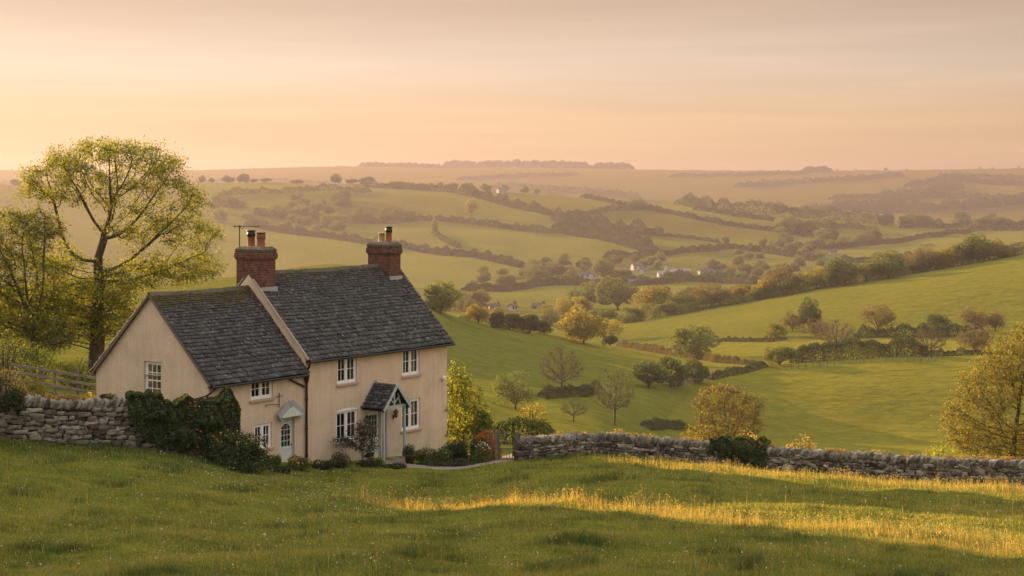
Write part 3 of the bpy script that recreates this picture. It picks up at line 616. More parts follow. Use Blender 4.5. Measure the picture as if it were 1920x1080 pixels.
def door(a, b, c, d, y0, mat, arched, lab):
    W, H = b-a, d-c; mb = MB(); y = y0+0.10
    mb.box(a+.004, a+.07, y-.03, y+.06, c+.003, d-.003); mb.box(b-.07, b-.004, y-.03, y+.06, c+.003, d-.003); mb.box(a+.07, b-.07, y-.03, y+.06, d-.075, d-.003)
    fr = mb
    o = MB(); x0, x1 = a+.072, b-.072; gz0 = c+H*0.44; gz1 = d-.20
    o.box(x0, x0+.11, y, y+.045, c+.02, d-.08); o.box(x1-.11, x1, y, y+.045, c+.02, d-.08)
    o.box(x0+.11, x1-.11, y, y+.045, c+.02, c+.20); o.box(x0+.11, x1-.11, y, y+.045, gz0-.14, gz0); o.box(x0+.11, x1-.11, y, y+.045, gz1, d-.08)
    o.box(x0+.11, x1-.11, y+.012, y+.035, c+.20, gz0-.14)
    for k in range(1, 3):
        xc = x0+.11+(x1-x0-.22)*k/3; o.box(xc-.013, xc+.013, y+.004, y+.04, gz0, gz1)
    for k in range(1, 4):
        zc = gz0+(gz1-gz0)*k/4; o.box(x0+.11, x1-.11, y+.006, y+.038, zc-.013, zc+.013)
    if arched:
        ns = 8; w2 = (x1-x0-.22)/2; xm = (x0+x1)/2
        for sd in (-1, 1):
            pl = [(xm+sd*w2, y+.002, gz1+.002)] + [(xm+sd*w2*math.cos(t), y+.002, gz1-.24+.24*math.sin(t)) for t in np.linspace(0, math.pi/2, ns)]
            o.prism(pl if sd > 0 else pl[::-1], (0, .04, 0))
    dr = o.build('door', mat, cottage); dr['label'] = lab
    fr.build('door_frame', M_GREY, dr)
    p = MB(); p.add([(x0+.11, y+.025, gz0), (x1-.11, y+.025, gz0), (x1-.11, y+.025, gz1), (x0+.11, y+.025, gz1)], [(0,1,2,3)]); p.build('pane', M_PANE, dr)
    r_ = MB(); r_.add([(a-.1, y0+.7, c-.1), (b+.1, y0+.7, c-.1), (b+.1, y0+.7, d+.1), (a-.1, y0+.7, d+.1)], [(0,1,2,3)]); r_.build('room', M_DARK, dr)
    hd = MB(); hd.tube([(x1-.055, y-.05, c+H*.46), (x1-.055, y+.0, c+H*.46)], 0.018, 8); hd.tube([(x1-.055, y-.05, c+H*.46-.05), (x1-.055, y-.05, c+H*.46+.05)], 0.014, 8); hd.build('handle', M_BLACK, dr)
    return dr
door(*D_MAIN, 0, M_SAGE, False, 'glazed pale front door under the porch')
door(*D_EXT, 0.012, M_SAGE, True, 'pale sage side door with arched glazing')
# canopy over the side door
cn = MB(); zc = 2.28; xa, xb = -1.86, -0.42; xm = (xa+xb)/2; zt = zc+0.52
cn.prism([(xa+.1, -.34, zc), (xb-.1, -.34, zc), (xm, -.34, zt-.09)], (0, .33, 0)); cny = cn.build('door_canopy', M_SAGE, cottage)
cn = MB(); cn.bar((xa, -.20, zc-.02), (xm+.03, -.20, zt), .46, .05, up=(0, 1, 0)); cn.bar((xb, -.20, zc-.02), (xm-.03, -.20, zt), .46, .05, up=(0, 1, 0)); cn.build('canopy_cover', M_LEAD, cny)

# porch: two slate slopes, bargeboards, trellis truss, posts, step
px0, px1, pd = 3.86, 5.56, 1.28; pm = (px0+px1)/2; pe, pz = 2.18, 3.14
pr_ = MB()
for xx in (px0+.10, px1-.10): pr_.box(xx-.05, xx+.05, -pd+.05, -pd+.15, -.42, pe+.02)
porch = pr_.build('porch', M_GREY, cottage)
for sgn, xe in ((-1, px0-.10), (1, px1+.10)):
    zE = pe - .10*(pz-pe)/(pm-px0)
    # tile_roof works in (x along, y across): build on swapped axes
    t = tile_roof('porch_roof', 0.0, pd+.12, 0.0, zE, abs(pm-xe), pz, 31+sgn, ncourse=9, sag=0, mossk=0.9, parent=porch, e0=.26, e1=.13, wide=.24)
    co = np.empty(len(t.data.vertices)*3, np.float32); t.data.vertices.foreach_get('co', co); co = co.reshape(-1, 3).copy()
    nx = xe + (-sgn)*co[:, 1]; nyv = -co[:, 0]
    t.data.vertices.foreach_set('co', np.stack([nx, nyv, co[:, 2]], -1).astype(np.float32).ravel())
    if sgn < 0: t.data.flip_normals()
    dk = MB(); dk.prism([(xe+.03*-sgn, -.002, zE), (pm, -.002, pz), (pm, -.002, pz-.06), (xe+.03*-sgn, -.002, zE-.06)], (0, -pd-.08, 0)); dk.build('porch_deck', M_DARK, porch)
b_ = MB(); yb = -pd-.11
b_.bar((px0-.12, yb, pe-.14), (pm, yb, pz+.02), .045, .15, up=(0, 0, 1)); b_.bar((px1+.12, yb, pe-.14), (pm, yb-.003, pz+.02), .045, .15)
b_.build('bargeboard', M_GREY, porch)
b_ = MB(); yb = -pd+.10
b_.box(px0, px1, yb-.04, yb+.04, pe-.10, pe+.02); b_.bar((pm, yb, pe), (pm, yb, pz-.12), .07)
for sgn in (-1, 1):
    b_.bar((pm, yb, pe+.10), (pm+sgn*.42, yb, pe+.44), .055); b_.bar((pm+sgn*.45, yb, pe+.01), (pm+sgn*.28, yb, pe+.56), .05)
    b_.box((px0+.07) if sgn < 0 else (px1-.13), (px0+.13) if sgn < 0 else (px1-.07), -pd+.15, -.01, pe-.08, pe+.0)
    xx = (px0 if sgn < 0 else px1-.10); b_.box(xx+.01, xx+.09, -.075, -.004, -.42, pe)
b_.build('porch_truss', M_GREY, porch)
b_ = MB(); b_.box(px0-.10, px1+.15, -pd-.12, -.01, -.72, -.425); b_.box(px0+.2, px1-.05, -pd-.48, -pd-.123, -.8, -.53); b_.build('doorstep', M_STEP, porch, bevel=0.02)
b_ = MB()
for sgn, xe in ((-1, px0-.12), (1, px1+.12)): b_.bar((xe, -.03, pe-.1), (pm, -.03, pz+.12), .06, .12)
b_.build('flashing', M_LEAD, porch)

def lantern(s, z):
    o = MB(); o.tube([(s, -.01, z-.12), (s, -.03, z-.12), (s, -.12, z+.02), (s, -.16, z+.24)], .014, 6); o.box(s-.05, s+.05, -.02, -.002, z-.20, z-.02)
    o.tube([(s, -.17, z+.18), (s, -.17, z+.22), (s, -.17, z+.30)], [.13, .08, .015], 6)
    o.tube([(s, -.17, z-.12), (s, -.17, z-.09)], [.05, .07], 6)
    for k in range(6):
        t = math.pi/3*k; o.bar((s+.07*math.cos(t), -.17+.07*math.sin(t), z-.09), (s+.115*math.cos(t), -.17+.115*math.sin(t), z+.18), .014)
    ln = o.build('wall_lantern', M_BLACK, cottage)
    g_ = MB(); g_.tube([(s, -.17, z-.085), (s, -.17, z+.175)], [.06, .10], 6); g_.build('lamp_glass', M_LAMP, ln)
    return ln
lantern(3.98, 1.45); lantern(6.06, 1.52)
# security lamp at the far corner, alarm fittings, sign bracket, aerial
o = MB(); o.lathe((0, 0, 0), [(.05, -.07), (.10, -.02), (.11, .05), (.09, .07)], 14)
o.v = [(9.72+x, -.16-z, 2.92+y) for x, y, z in o.v]; o.tube([(9.72, -.1, 2.92), (9.78, -.04, 2.80), (9.85, -.01, 2.74)], .02, 6); o.build('security_light', M_WHITE, cottage, True)
for z in (1.30, .05):
    o = MB(); o.tube([(10.02, -.005, z), (10.02, -.12, z+.04), (9.93, -.2, z+.12)], .02, 6); o.tube([(10.02, -.12, z-.08), (10.02, -.12, z+.22)], .02, 6); o.tube([(9.85, -.14, z-.03), (10.06, -.14, z-.03)], .016, 6); o.build('wall_bracket', M_BLACK, cottage)
o = MB(); o.tube([(-1.72, -.03, 2.72), (-1.72, -.05, 3.36)], .017, 6); o.tube([(-1.98, -.05, 3.2), (-1.50, -.05, 3.22)], .014, 6); o.tube([(-2.55, -.05, 2.88), (-2.35, -.05, 2.92), (-1.72, -.05, 2.86)], .013, 6); o.tube([(-2.55, -.05, 2.80), (-2.55, -.05, 2.95)], .012, 6)
o.build('sign_bracket', M_BLACK, cottage)
o = MB(); ax, ay = 0.47, HALF+1.05; z1 = 10.55
o.tube([(ax, ay, 8.62), (ax, ay, z1)], .024, 6); o.bar((ax, ay, 8.75), (ax, ay-.3, 8.75), .05); o.bar((ax, ay, 8.95), (ax, ay-.3, 8.95), .04)
bm = Vector((0.80, -0.60, 0)).normalized(); cr = Vector((-bm.y, bm.x, 0)); cc = Vector((ax, ay, z1-.06))
o.tube([cc-bm*.28, cc+bm*.95], .016, 6)
for k in range(9):
    p = cc+bm*(-.22+k*.135); hl = .17-.008*k
    o.tube([p-cr*hl+Vector((0,0,.03)), p+cr*hl-Vector((0,0,.03))], .009, 5); o.tube([p-Vector((0,0,.06)), p+Vector((0,0,.06))], .008, 5)
o.tube([cc-bm*.25+Vector((0,0,.1)), cc-bm*.25-Vector((0,0,.1))], .012, 5); o.tube([cc+bm*.02, cc+bm*.12-Vector((0,0,.13)), cc+bm*.24], .013, 5)
o.build('aerial', M_BLACK, cottage)

# ------------------------------------------------------------------ foliage and stone builders
def leaf_quads(P, size, seed, nrm=None, mix=0.7, aspect=0.6, bend=0.25):
    """diamond leaves at points P (n,3); size scalar or (n,); nrm (n,3) preferred facing"""
    r = np.random.default_rng(seed); n = len(P)
    d = r.normal(size=(n, 3)); d /= np.linalg.norm(d, axis=1, keepdims=True)
    if nrm is not None:
        d = d*mix + nrm*(1-mix)*1.4; d /= np.linalg.norm(d, axis=1, keepdims=True)
    t = np.cross(d, r.normal(size=(n, 3))); t /= np.linalg.norm(t, axis=1, keepdims=True); b = np.cross(d, t)
    s = (np.broadcast_to(size, (n,)) * r.uniform(0.65, 1.35, n))[:, None]
    V = np.stack([P - t*s*0.5, P + b*s*0.5*aspect + d*s*bend*0.3, P + t*s*0.5, P - b*s*0.5*aspect + d*s*bend*0.3], 1).reshape(-1, 3)
    return V, np.arange(n*4).reshape(n, 4)
def leaf_mesh(name, P, size, seed, nrm=None, mix=0.7, aspect=0.6, clump=1.2, tint=None):
    P = np.asarray(P, float); V, Fq = leaf_quads(P, size, seed, nrm, mix, aspect)
    if tint is None:
        r = np.random.default_rng(seed+5)
        tint = np.clip(0.5 + 0.10*waves(P[:, 0] + P[:, 2]*0.7, P[:, 1] - P[:, 2]*0.6, clump, seed) + 0.08*waves(P[:, 0] - P[:, 2]*0.9, P[:, 1] + P[:, 2]*0.8, clump*2.3, seed+1) + r.normal(0, 0.17, len(P)), 0, 1)
    return np_mesh(name, V, Fq, np.repeat(tint, 4))
def unit(r, n):
    d = r.normal(size=(n, 3)); return d/np.linalg.norm(d, axis=1, keepdims=True)
def tubes_mesh(name, A, B, ra, rb, sides=5):
    """separate tapered tubes A->B as one mesh (branches)"""
    A, B = np.asarray(A, float), np.asarray(B, float); n = len(A); d = B-A; L = np.linalg.norm(d, axis=1, keepdims=True) + 1e-9; d /= L
    u = np.where(np.abs(d[:, 2:3]) < 0.9, np.array([[0, 0, 1.0]]), np.array([[1.0, 0, 0]])); x = np.cross(d, u); x /= np.linalg.norm(x, axis=1, keepdims=True); y = np.cross(x, d)
    th = 2*np.pi*np.arange(sides)/sides; c, s = np.cos(th)[None, :, None], np.sin(th)[None, :, None]
    ring = x[:, None]*c + y[:, None]*s
    ra, rb = np.asarray(ra)[:, None, None], np.asarray(rb)[:, None, None]
    V = np.concatenate([A[:, None] + ring*ra - d[:, None]*ra*0.25, B[:, None] + ring*rb + d[:, None]*rb*0.25], 1).reshape(-1, 3)
    k = np.arange(sides); f = np.stack([k, (k+1) % sides, (k+1) % sides + sides, k + sides], -1)
    Fq = (np.arange(n)[:, None, None]*2*sides + f[None]).reshape(-1, 4)
    return np_mesh(name, V, Fq, None, True)
def colonize(base, attr, trunk_top, step=0.35, infl=3.0, kill=0.7, iters=140, lean=(0, 0, 0), seed=0, limbs=None):
    """grow a branch skeleton towards attraction points; returns positions and parents"""
    r = np.random.default_rng(seed); base, tt = np.array(base, float), np.array(trunk_top, float); n = max(2, int(np.linalg.norm(tt-base)/step))
    pos = [base]; par = [-1]
    for i in range(1, n+1):
        pos.append(base + (tt-base)*i/n + np.array([math.sin(i*.6+seed)*.05, math.cos(i*.5+seed)*.05, 0])); par.append(len(pos)-2)
    attr = np.asarray(attr, float); bi = np.full(len(attr), -1); bd = np.full(len(attr), 1e9); done = 0
    for it in range(iters):
        new = np.array(pos[done:]); d2 = ((attr[:, None] - new[None])**2).sum(-1); k = d2.argmin(1); dm = d2[np.arange(len(attr)), k]
        up = dm < bd; bi[up] = k[up] + done; bd[up] = dm[up]; done = len(pos)
        keep = bd > kill*kill; attr, bi, bd = attr[keep], bi[keep], bd[keep]
        if not len(attr): break
        act = bd < infl*infl*(6 if it < 12 else 1)
        if not act.any(): act = bd <= bd.min()*1.5
        ks, inv = np.unique(bi[act], return_inverse=True); P0 = np.array(pos)[bi[act]]; dv = attr[act]-P0; dv /= np.linalg.norm(dv, axis=1, keepdims=True)
        S = np.zeros((len(ks), 3)); np.add.at(S, inv, dv); cnt = np.bincount(inv)[:, None]
        S += r.normal(0, 1, S.shape)*np.array([.28, .28, .22])*np.sqrt(cnt) + np.array([0, 0, .12])*cnt
        S /= np.linalg.norm(S, axis=1, keepdims=True) + 1e-9
        for k_, d_ in zip(ks, S): pos.append(pos[k_] + d_*step); par.append(int(k_))
        if len(pos) > 6500: break
    return np.array(pos), np.array(par)
def radii(pos, par, tip=0.012, e=2.35, rmax=None):
    n = len(pos); s = np.zeros(n); ch = np.zeros(n, int)
    for k in range(n-1, 0, -1):
        if ch[k] == 0: s[k] = tip**e
        s[par[k]] += s[k]; ch[par[k]] += 1
    if ch[0] == 0: s[0] = tip**e
    rd = s**(1/e)
    if rmax: rd = np.minimum(rd, rmax)
    return rd, ch
def lobes_points(r, lobes, n):
    """points spread through ellipsoid lobes (cx,cy,cz,rx,ry,rz)"""
    vol = np.array([l[3]*l[4]*l[5] for l in lobes])**0.8; pk = r.choice(len(lobes), n, p=vol/vol.sum()); d = unit(r, n); q = r.uniform(0.25, 1, n)**(1/2.4)
    L = np.array(lobes); return L[pk, :3] + d*L[pk, 3:]*q[:, None]

LEAF_TREE = leafmat('leaf_spring', (0.080, 0.105, 0.012), (0.165, 0.180, 0.020), (0.28, 0.260, 0.030), 0.55, (1.6, 1.35, 0.5))
LEAF_GREEN = leafmat('leaf_green', (0.030, 0.050, 0.010), (0.070, 0.100, 0.018), (0.140, 0.155, 0.030))
LEAF_GOLD = leafmat('leaf_gold', (0.070, 0.080, 0.010), (0.170, 0.160, 0.018), (0.32, 0.25, 0.025), 0.5)
LEAF_OLIVE = leafmat('leaf_olive', (0.048, 0.072, 0.014), (0.105, 0.135, 0.024), (0.190, 0.200, 0.034))
LEAF_BROWN = leafmat('leaf_brown', (0.062, 0.052, 0.018), (0.122, 0.103, 0.032), (0.200, 0.155, 0.045), 0.4)
LEAF_RUST = leafmat('leaf_rust', (0.085, 0.068, 0.018), (0.175, 0.138, 0.028), (0.30, 0.225, 0.045), 0.5)
LEAF_DARK = leafmat('leaf_dark', (0.016, 0.026, 0.007), (0.036, 0.051, 0.012), (0.078, 0.090, 0.022), 0.3)
LEAF_IVY = leafmat('leaf_ivy', (0.015, 0.026, 0.006), (0.042, 0.066, 0.013), (0.105, 0.130, 0.028), 0.35)
LEAF_LIME = leafmat('leaf_lime', (0.060, 0.095, 0.009), (0.150, 0.190, 0.016), (0.36, 0.33, 0.022), 0.5)
LEAF_ORANGE = leafmat('leaf_orange', (0.20, 0.055, 0.010), (0.42, 0.12, 0.02), (0.55, 0.22, 0.03), 0.4)
LEAF_TAN = leafmat('leaf_tan', (0.15, 0.105, 0.034), (0.30, 0.215, 0.065), (0.45, 0.34, 0.12), 0.45)
PINK = plain('pink_petal', (0.55, 0.09, 0.13), .7); YELLOW = plain('yellow_petal', (0.60, 0.38, 0.04), .7); CREAM = plain('cream_petal', (0.72, 0.66, 0.50), .7)
BARK = pbr('bark', [(0.3, (0.045, 0.034, 0.024)), (0.6, (0.095, 0.075, 0.052)), (0.8, (0.15, 0.125, 0.085))], 5.0, 0.95, 0.8, 14, dist=0.05, stretch=(1, 1, 0.25))
TWIG = pbr('twig', [(0.3, (0.060, 0.042, 0.028)), (0.7, (0.11, 0.078, 0.05))], 3.0, 0.95)

def tree_from_lobes(name, loc, lobes, fork, n_attr, seed, leafmats, leaf=0.16, per=9, spread=0.34, tip=0.011, step=0.32, kill=0.55, infl=2.6, trunk_r=None, extra=0, rmat=None, drop=0.0, tips=None):
    """a large tree: grown limbs plus leaves clustered on the twigs. All sizes are metres, coordinates relative to loc"""
    r = np.random.default_rng(seed); t = empty(name, loc)
    pos, par = colonize((0, 0, -0.3), lobes_points(r, lobes, n_attr), fork, step, infl, kill, seed=seed)
    rd, ch = radii(pos, par, tip)
    if trunk_r: rd = rd*(1 + (trunk_r/rd[0]-1)*np.clip((rd/rd[0])**0.7, 0, 1))
    k = np.arange(1, len(pos)); A, B = pos[par[k]], pos[k]; ra = np.minimum(rd[par[k]], rd[k]*1.35); rb = rd[k]
    ra[0] = rd[0]*1.35
    link('trunk', tubes_mesh('trunk', A, B, ra, rb, 6), t, rmat or BARK)
    tw = np.nonzero(rd < tip*2.4)[0]
    if drop: # leave some boughs bare
        w = waves(pos[tw, 0], pos[tw, 2], 3.0, seed+3); tw = tw[w > np.quantile(w, drop)]
    if tips is not None:                                  # above this height only the outermost twigs are in leaf, in tight clusters
        hi = pos[tw, 2] > tips; tw = np.concatenate([tw[~hi], np.repeat(tw[hi & (ch[tw] == 0)], 2)])
    C = np.repeat(pos[tw], per, 0); P = C + r.normal(0, spread, C.shape)*np.array([1, 1, 0.75])
    link('crown', leaf_mesh('crown', P, leaf, seed+1, unit(r, len(P))*0.6+np.array([0, 0, 0.5]), 0.8, clump=1.6), t, leafmats)
    # fine twigs carrying the leaves
    m = r.choice(len(P), min(len(P), 9000), replace=False)
    link('twig', tubes_mesh('twig', C[m], C[m] + (P[m]-C[m])*0.9, np.full(len(m), tip*0.55), np.full(len(m), tip*0.3), 3), t, TWIG)
    return t

# ------------------------------------------------------------------ prototypes for the valley trees: 10 m high, 10 m wide, at the origin
def crown_dome(seed, n, leaf, cz=0.51, rz=0.50, low=0.06, lumps=24, wob=0.22, gap=0.12):
    r = np.random.default_rng(seed); C = []
    for i in range(lumps):
        a = r.uniform(0, 2*np.pi); e = math.asin(r.uniform(-0.75, 0.98)); q = r.uniform(0.55, 0.78)
        C.append((math.cos(a)*math.cos(e)*q*5.1, math.sin(a)*math.cos(e)*q*5.1, 10*(cz + rz*math.sin(e)*q*1.05), r.uniform(1.1, 2.0)))
    C.append((0, 0, 10*cz, 3.0)); C = np.array(C); w = C[:, 3]**2; pk = r.choice(len(C), n*2, p=w/w.sum()); d = unit(r, n*2)
    P = C[pk, :3] + d*C[pk, 3:4]*np.array([1.05, 1.05, 0.85])*(r.uniform(0.45, 1.0, n*2)**0.4)[:, None]
    g = waves(P[:, 0], P[:, 1]+P[:, 2]*1.3, 2.2, seed+7); keep = (P[:, 2] > 10*low) & (g > np.quantile(g, gap)); P, d = P[keep][:n], d[keep][:n]
    out = (P - np.array([0, 0, 4.5])); out /= np.linalg.norm(out, axis=1, keepdims=True)
    return P, (d+out)*0.6, r
def limbs(seed, n, top=8.6, spread=4.3, z0=1.6, r0=0.24, sub=5, up=0.75):
    r = np.random.default_rng(seed); A, B, ra, rb = [], [], [], []
    def seg(a, b, x, y): A.append(a); B.append(b); ra.append(x); rb.append(y)
    seg(np.array([0, 0, -1.2]), np.array([0, 0, z0]), r0*1.35, r0)
    for i in range(n):
        az = 2*np.pi*(i+r.uniform(0, .6))/n; q = r.uniform(0.35, 1)
        p = np.array([0, 0, r.uniform(z0*0.8, z0*1.5)]); e = np.array([math.cos(az)*spread*q, math.sin(az)*spread*q, z0+(top-z0)*(1-0.55*q**2)*r.uniform(.8, 1)])
        m1 = p + (e-p)*0.4 + np.array([0, 0, 0.5]); ms = [p, m1, p+(e-p)*0.72+np.array([0, 0, .35]), e]; rr = [r0*.6, r0*.4, r0*.25, r0*.1]
        for k in range(3): seg(ms[k], ms[k+1], rr[k], rr[k+1])
        for k in range(sub):
            t_ = r.uniform(0.3, 0.95); s = p + (e-p)*t_ + np.array([0, 0, .4*math.sin(math.pi*t_)]); dd = unit(r, 1)[0]*r.uniform(.8, 2.0); dd[2] = abs(dd[2])*up+.2
            seg(s, s+dd*.6, r0*.18, r0*.11); seg(s+dd*.6, s+dd+unit(r, 1)[0]*.3, r0*.11, r0*.05)
            for j in range(2): e2 = s+dd*.6+unit(r, 1)[0]*.9; seg(s+dd*.6, e2, r0*.09, r0*.04)
    return tubes_mesh('trunk', A, B, ra, rb, 5)
PROTO = {}
def proto(key, crown_me, trunk_me): PROTO.setdefault(key, []).append((crown_me, trunk_me))
for i in range(3):
    P, nn, r = crown_dome(100+i, 7500, 0.40); proto('oak', leaf_mesh('crown', P, 0.40, 100+i, nn, 0.75, clump=1.6), limbs(100+i, 8))
    P, nn, r = crown_dome(120+i, 4300, 0.36, cz=.53, rz=.47, low=.05, lumps=24, gap=0.22); proto('thin', leaf_mesh('crown', P, 0.33, 120+i, nn, 0.9, clump=1.4), limbs(120+i, 12, sub=9, r0=.2))
    P, nn, r = crown_dome(140+i, 6500, 0.42, cz=.42, rz=.56, low=-.02, lumps=22, gap=0.06); proto('bush', leaf_mesh('crown', P, 0.42, 140+i, nn, 0.75, clump=1.8), limbs(140+i, 6, z0=.6, sub=3))
for i in range(2):
    # nearly bare: limbs grown into a dome, a veil of buds
    r = np.random.default_rng(160+i); lob = [(0, 0, 6.0, 4.6, 4.6, 3.8), (0, 0, 4.6, 4.8, 4.8, 2.4)]
    pos, par = colonize((0, 0, -.8), lobes_points(r, lob, 620), (0, 0, 2.0), .42, 3.6, .62, seed=160+i); rd, ch = radii(pos, par, .026, 2.2); rd = np.minimum(rd, .34); k = np.arange(1, len(pos))
    tw = np.nonzero(rd < .07)[0]; C = np.repeat(pos[tw], 3, 0); E = C + unit(r, len(C))*r.uniform(.3, .9, (len(C), 1)) + np.array([0, 0, .15])
    tm = tubes_mesh('trunk', np.concatenate([pos[par[k]], C]), np.concatenate([pos[k], E]), np.concatenate([np.minimum(rd[par[k]], rd[k]*1.4), np.full(len(C), .018)]), np.concatenate([rd[k], np.full(len(C), .010)]), 4)
    Pb = np.repeat(E, 2, 0) + r.normal(0, .22, (len(E)*2, 3)); Pb = Pb[r.choice(len(Pb), min(len(Pb), 5200), replace=False)]
    proto('bare', leaf_mesh('crown', Pb, 0.17, 160+i, None, clump=1.5), tm)
def valley_tree(kind, px, base, wpx, hpx, mat, label, name='tree', cat='tree', group=None, Y=None, ymin=150, seed=None, sink=0.0):
    """one tree standing on the ground seen at (px, base), wpx by hpx photo pixels large"""
    if Y is None: Y = hit(px, base, ymin)
    W, H = wpx*Y/F, hpx*Y/F*(1.08 if kind in ('oak', 'thin') else 1.0); p = on_ground(px, Y, -(.08*H if kind in ('oak', 'thin') else 0))
    sd = int(px*7+base*3) if seed is None else seed; cm, tm = PROTO[kind][sd % len(PROTO[kind])]
    t = empty(name, p, (sd*2.399) % 6.283); t.scale = (W/10, W/10, H/10)
    tag(t, label, cat, group)
    c = link('crown', cm, t); b = link('trunk', tm, t)
    for o, mm in ((c, mat), (b, BARK)):
        if not o.data.materials: o.data.materials.append(mm)
        o.material_slots[0].link = 'OBJECT'; o.material_slots[0].material = mm
    return t
def hedgerow(pts, hgt, wid, mat, label, name='hedgerow', cat='hedge', seed=1, leaf=None, dens=1.0, ymin=900, rough=0.45, group=None, bumps=None, ys=None, base=0.0):
    """a hedge following photo points laid on the ground; hgt and wid in metres; bumps adds taller growth"""
    W = []
    for k, (x, y) in enumerate(pts):
        Y = ys[k] if ys else hit(x, y, ymin); W.append(on_ground(x, Y))
    W = np.array([tuple(w) for w in W]); sg = np.linalg.norm(np.diff(W[:, :2], axis=0), axis=1); cum = np.concatenate([[0], np.cumsum(sg)]); Lt = cum[-1]
    Ym = W[:, 1].mean(); leaf = leaf or max(0.16, Ym*2.0/F); r = np.random.default_rng(seed)
    n = int(min(60000, dens*3.6*Lt*(wid*.6+hgt*1.5)/(leaf*leaf*0.62)))
    s = r.uniform(0, Lt, n); x = np.interp(s, cum, W[:, 0]); y = np.interp(s, cum, W[:, 1]); i = np.clip(np.searchsorted(cum, s)-1, 0, len(sg)-1)
    dx, dy = (W[i+1, 0]-W[i, 0])/sg[i], (W[i+1, 1]-W[i, 1])/sg[i]
    nb = max(2, int(Lt/(hgt*.62))); bc = (np.arange(nb) + r.uniform(-.2, 1.2, nb))/nb*Lt; bw = hgt*r.uniform(.5, 1.0, nb)*(1 + (bumps or 0)*r.random(nb)); bh = (1 - .55*rough + 1.1*rough*r.random(nb)**2)*(1 + (bumps or 0)*(r.random(nb) < .2))
    hl = np.full(n, .62)
    for q0 in range(0, n, 4000):
        dd = np.abs(s[q0:q0+4000, None]-bc[None])/bw[None]; hl[q0:q0+4000] = np.maximum(.62, (bh[None]*np.sqrt(np.clip(1-dd*dd, 0, 1))).max(1))
    ends = np.clip(np.minimum(s, Lt-s)/(hgt*.8), .25, 1); hl *= ends**.5
    a = r.uniform(0, np.pi, n); q = r.uniform(.5, 1, n)**.5; off = np.cos(a)*q*wid/2*(0.8+.2*hl); z = np.sin(a)*q*hgt*hl
    X, Yv = x - dy*off, y + dx*off
    P = np.stack([X, Yv, gz(X, Yv) + z + base], -1); nn = np.stack([-dy*np.cos(a), dx*np.cos(a), np.sin(a)], -1)
    o = link(name, leaf_mesh(name, P, leaf, seed, nn, 0.7, clump=max(hgt, 3)), None, mat); tag(o, label, cat, group); return o
def shrub(loc, rx, ry, rz, mat, n, leaf, label, name='shrub', cat='shrub', seed=1, lumps=10, group=None, stems=True, fill=0.55, low=0.0, flower=None, flat=0.8):
    """garden shrub: lumpy dome of leaves on a few stems; returns its Empty"""
    r = np.random.default_rng(seed); t = empty(name, loc); tag(t, label, cat, group); C = [(0, 0, rz*.42, .62)]
    for i in range(lumps):
        a = r.uniform(0, 6.283); q = r.uniform(.35, .72); zz = r.uniform(.15, .8)
        C.append((math.cos(a)*q*rx, math.sin(a)*q*ry, zz*rz*(1-.35*q), r.uniform(.22, .42)))
    C = np.array(C); w = C[:, 3]**2; pk = r.choice(len(C), n, p=w/w.sum()); d = unit(r, n); q = r.uniform(fill, 1.0, n)**.6
    P = C[pk, :3] + d*C[pk, 3:4]*np.array([rx, ry, rz*flat])*q[:, None]; k = P[:, 2] > low; P, d = P[k], d[k]
    link('foliage', leaf_mesh('foliage', P, leaf, seed, d, 0.75, clump=max(rx*.5, .3)), t, mat)
    if stems:
        m = 26; a = r.uniform(0, 6.283, m); B = np.stack([np.cos(a)*rx*.6*r.uniform(.2, 1, m), np.sin(a)*ry*.6*r.uniform(.2, 1, m), rz*r.uniform(.45, .85, m)], -1)
        link('stem', tubes_mesh('stem', B*np.array([.12, .12, 0])-np.array([0, 0, .25]), B, np.full(m, .022*max(1, rz*.6)), np.full(m, .008), 5), t, TWIG)
    if flower:
        fm, nf, fs, zmin = flower; idx = np.nonzero((P[:, 2] > zmin*rz) & (d[:, 2] > -.1))[0]; idx = r.choice(idx, min(nf, len(idx)), replace=False)
        Pf = np.repeat(P[idx] + d[idx]*leaf*.8, 4, 0); link('blossom', leaf_mesh('blossom', Pf + r.normal(0, fs*.25, Pf.shape), fs, seed+9, None, aspect=.9), t, fm)
    return t

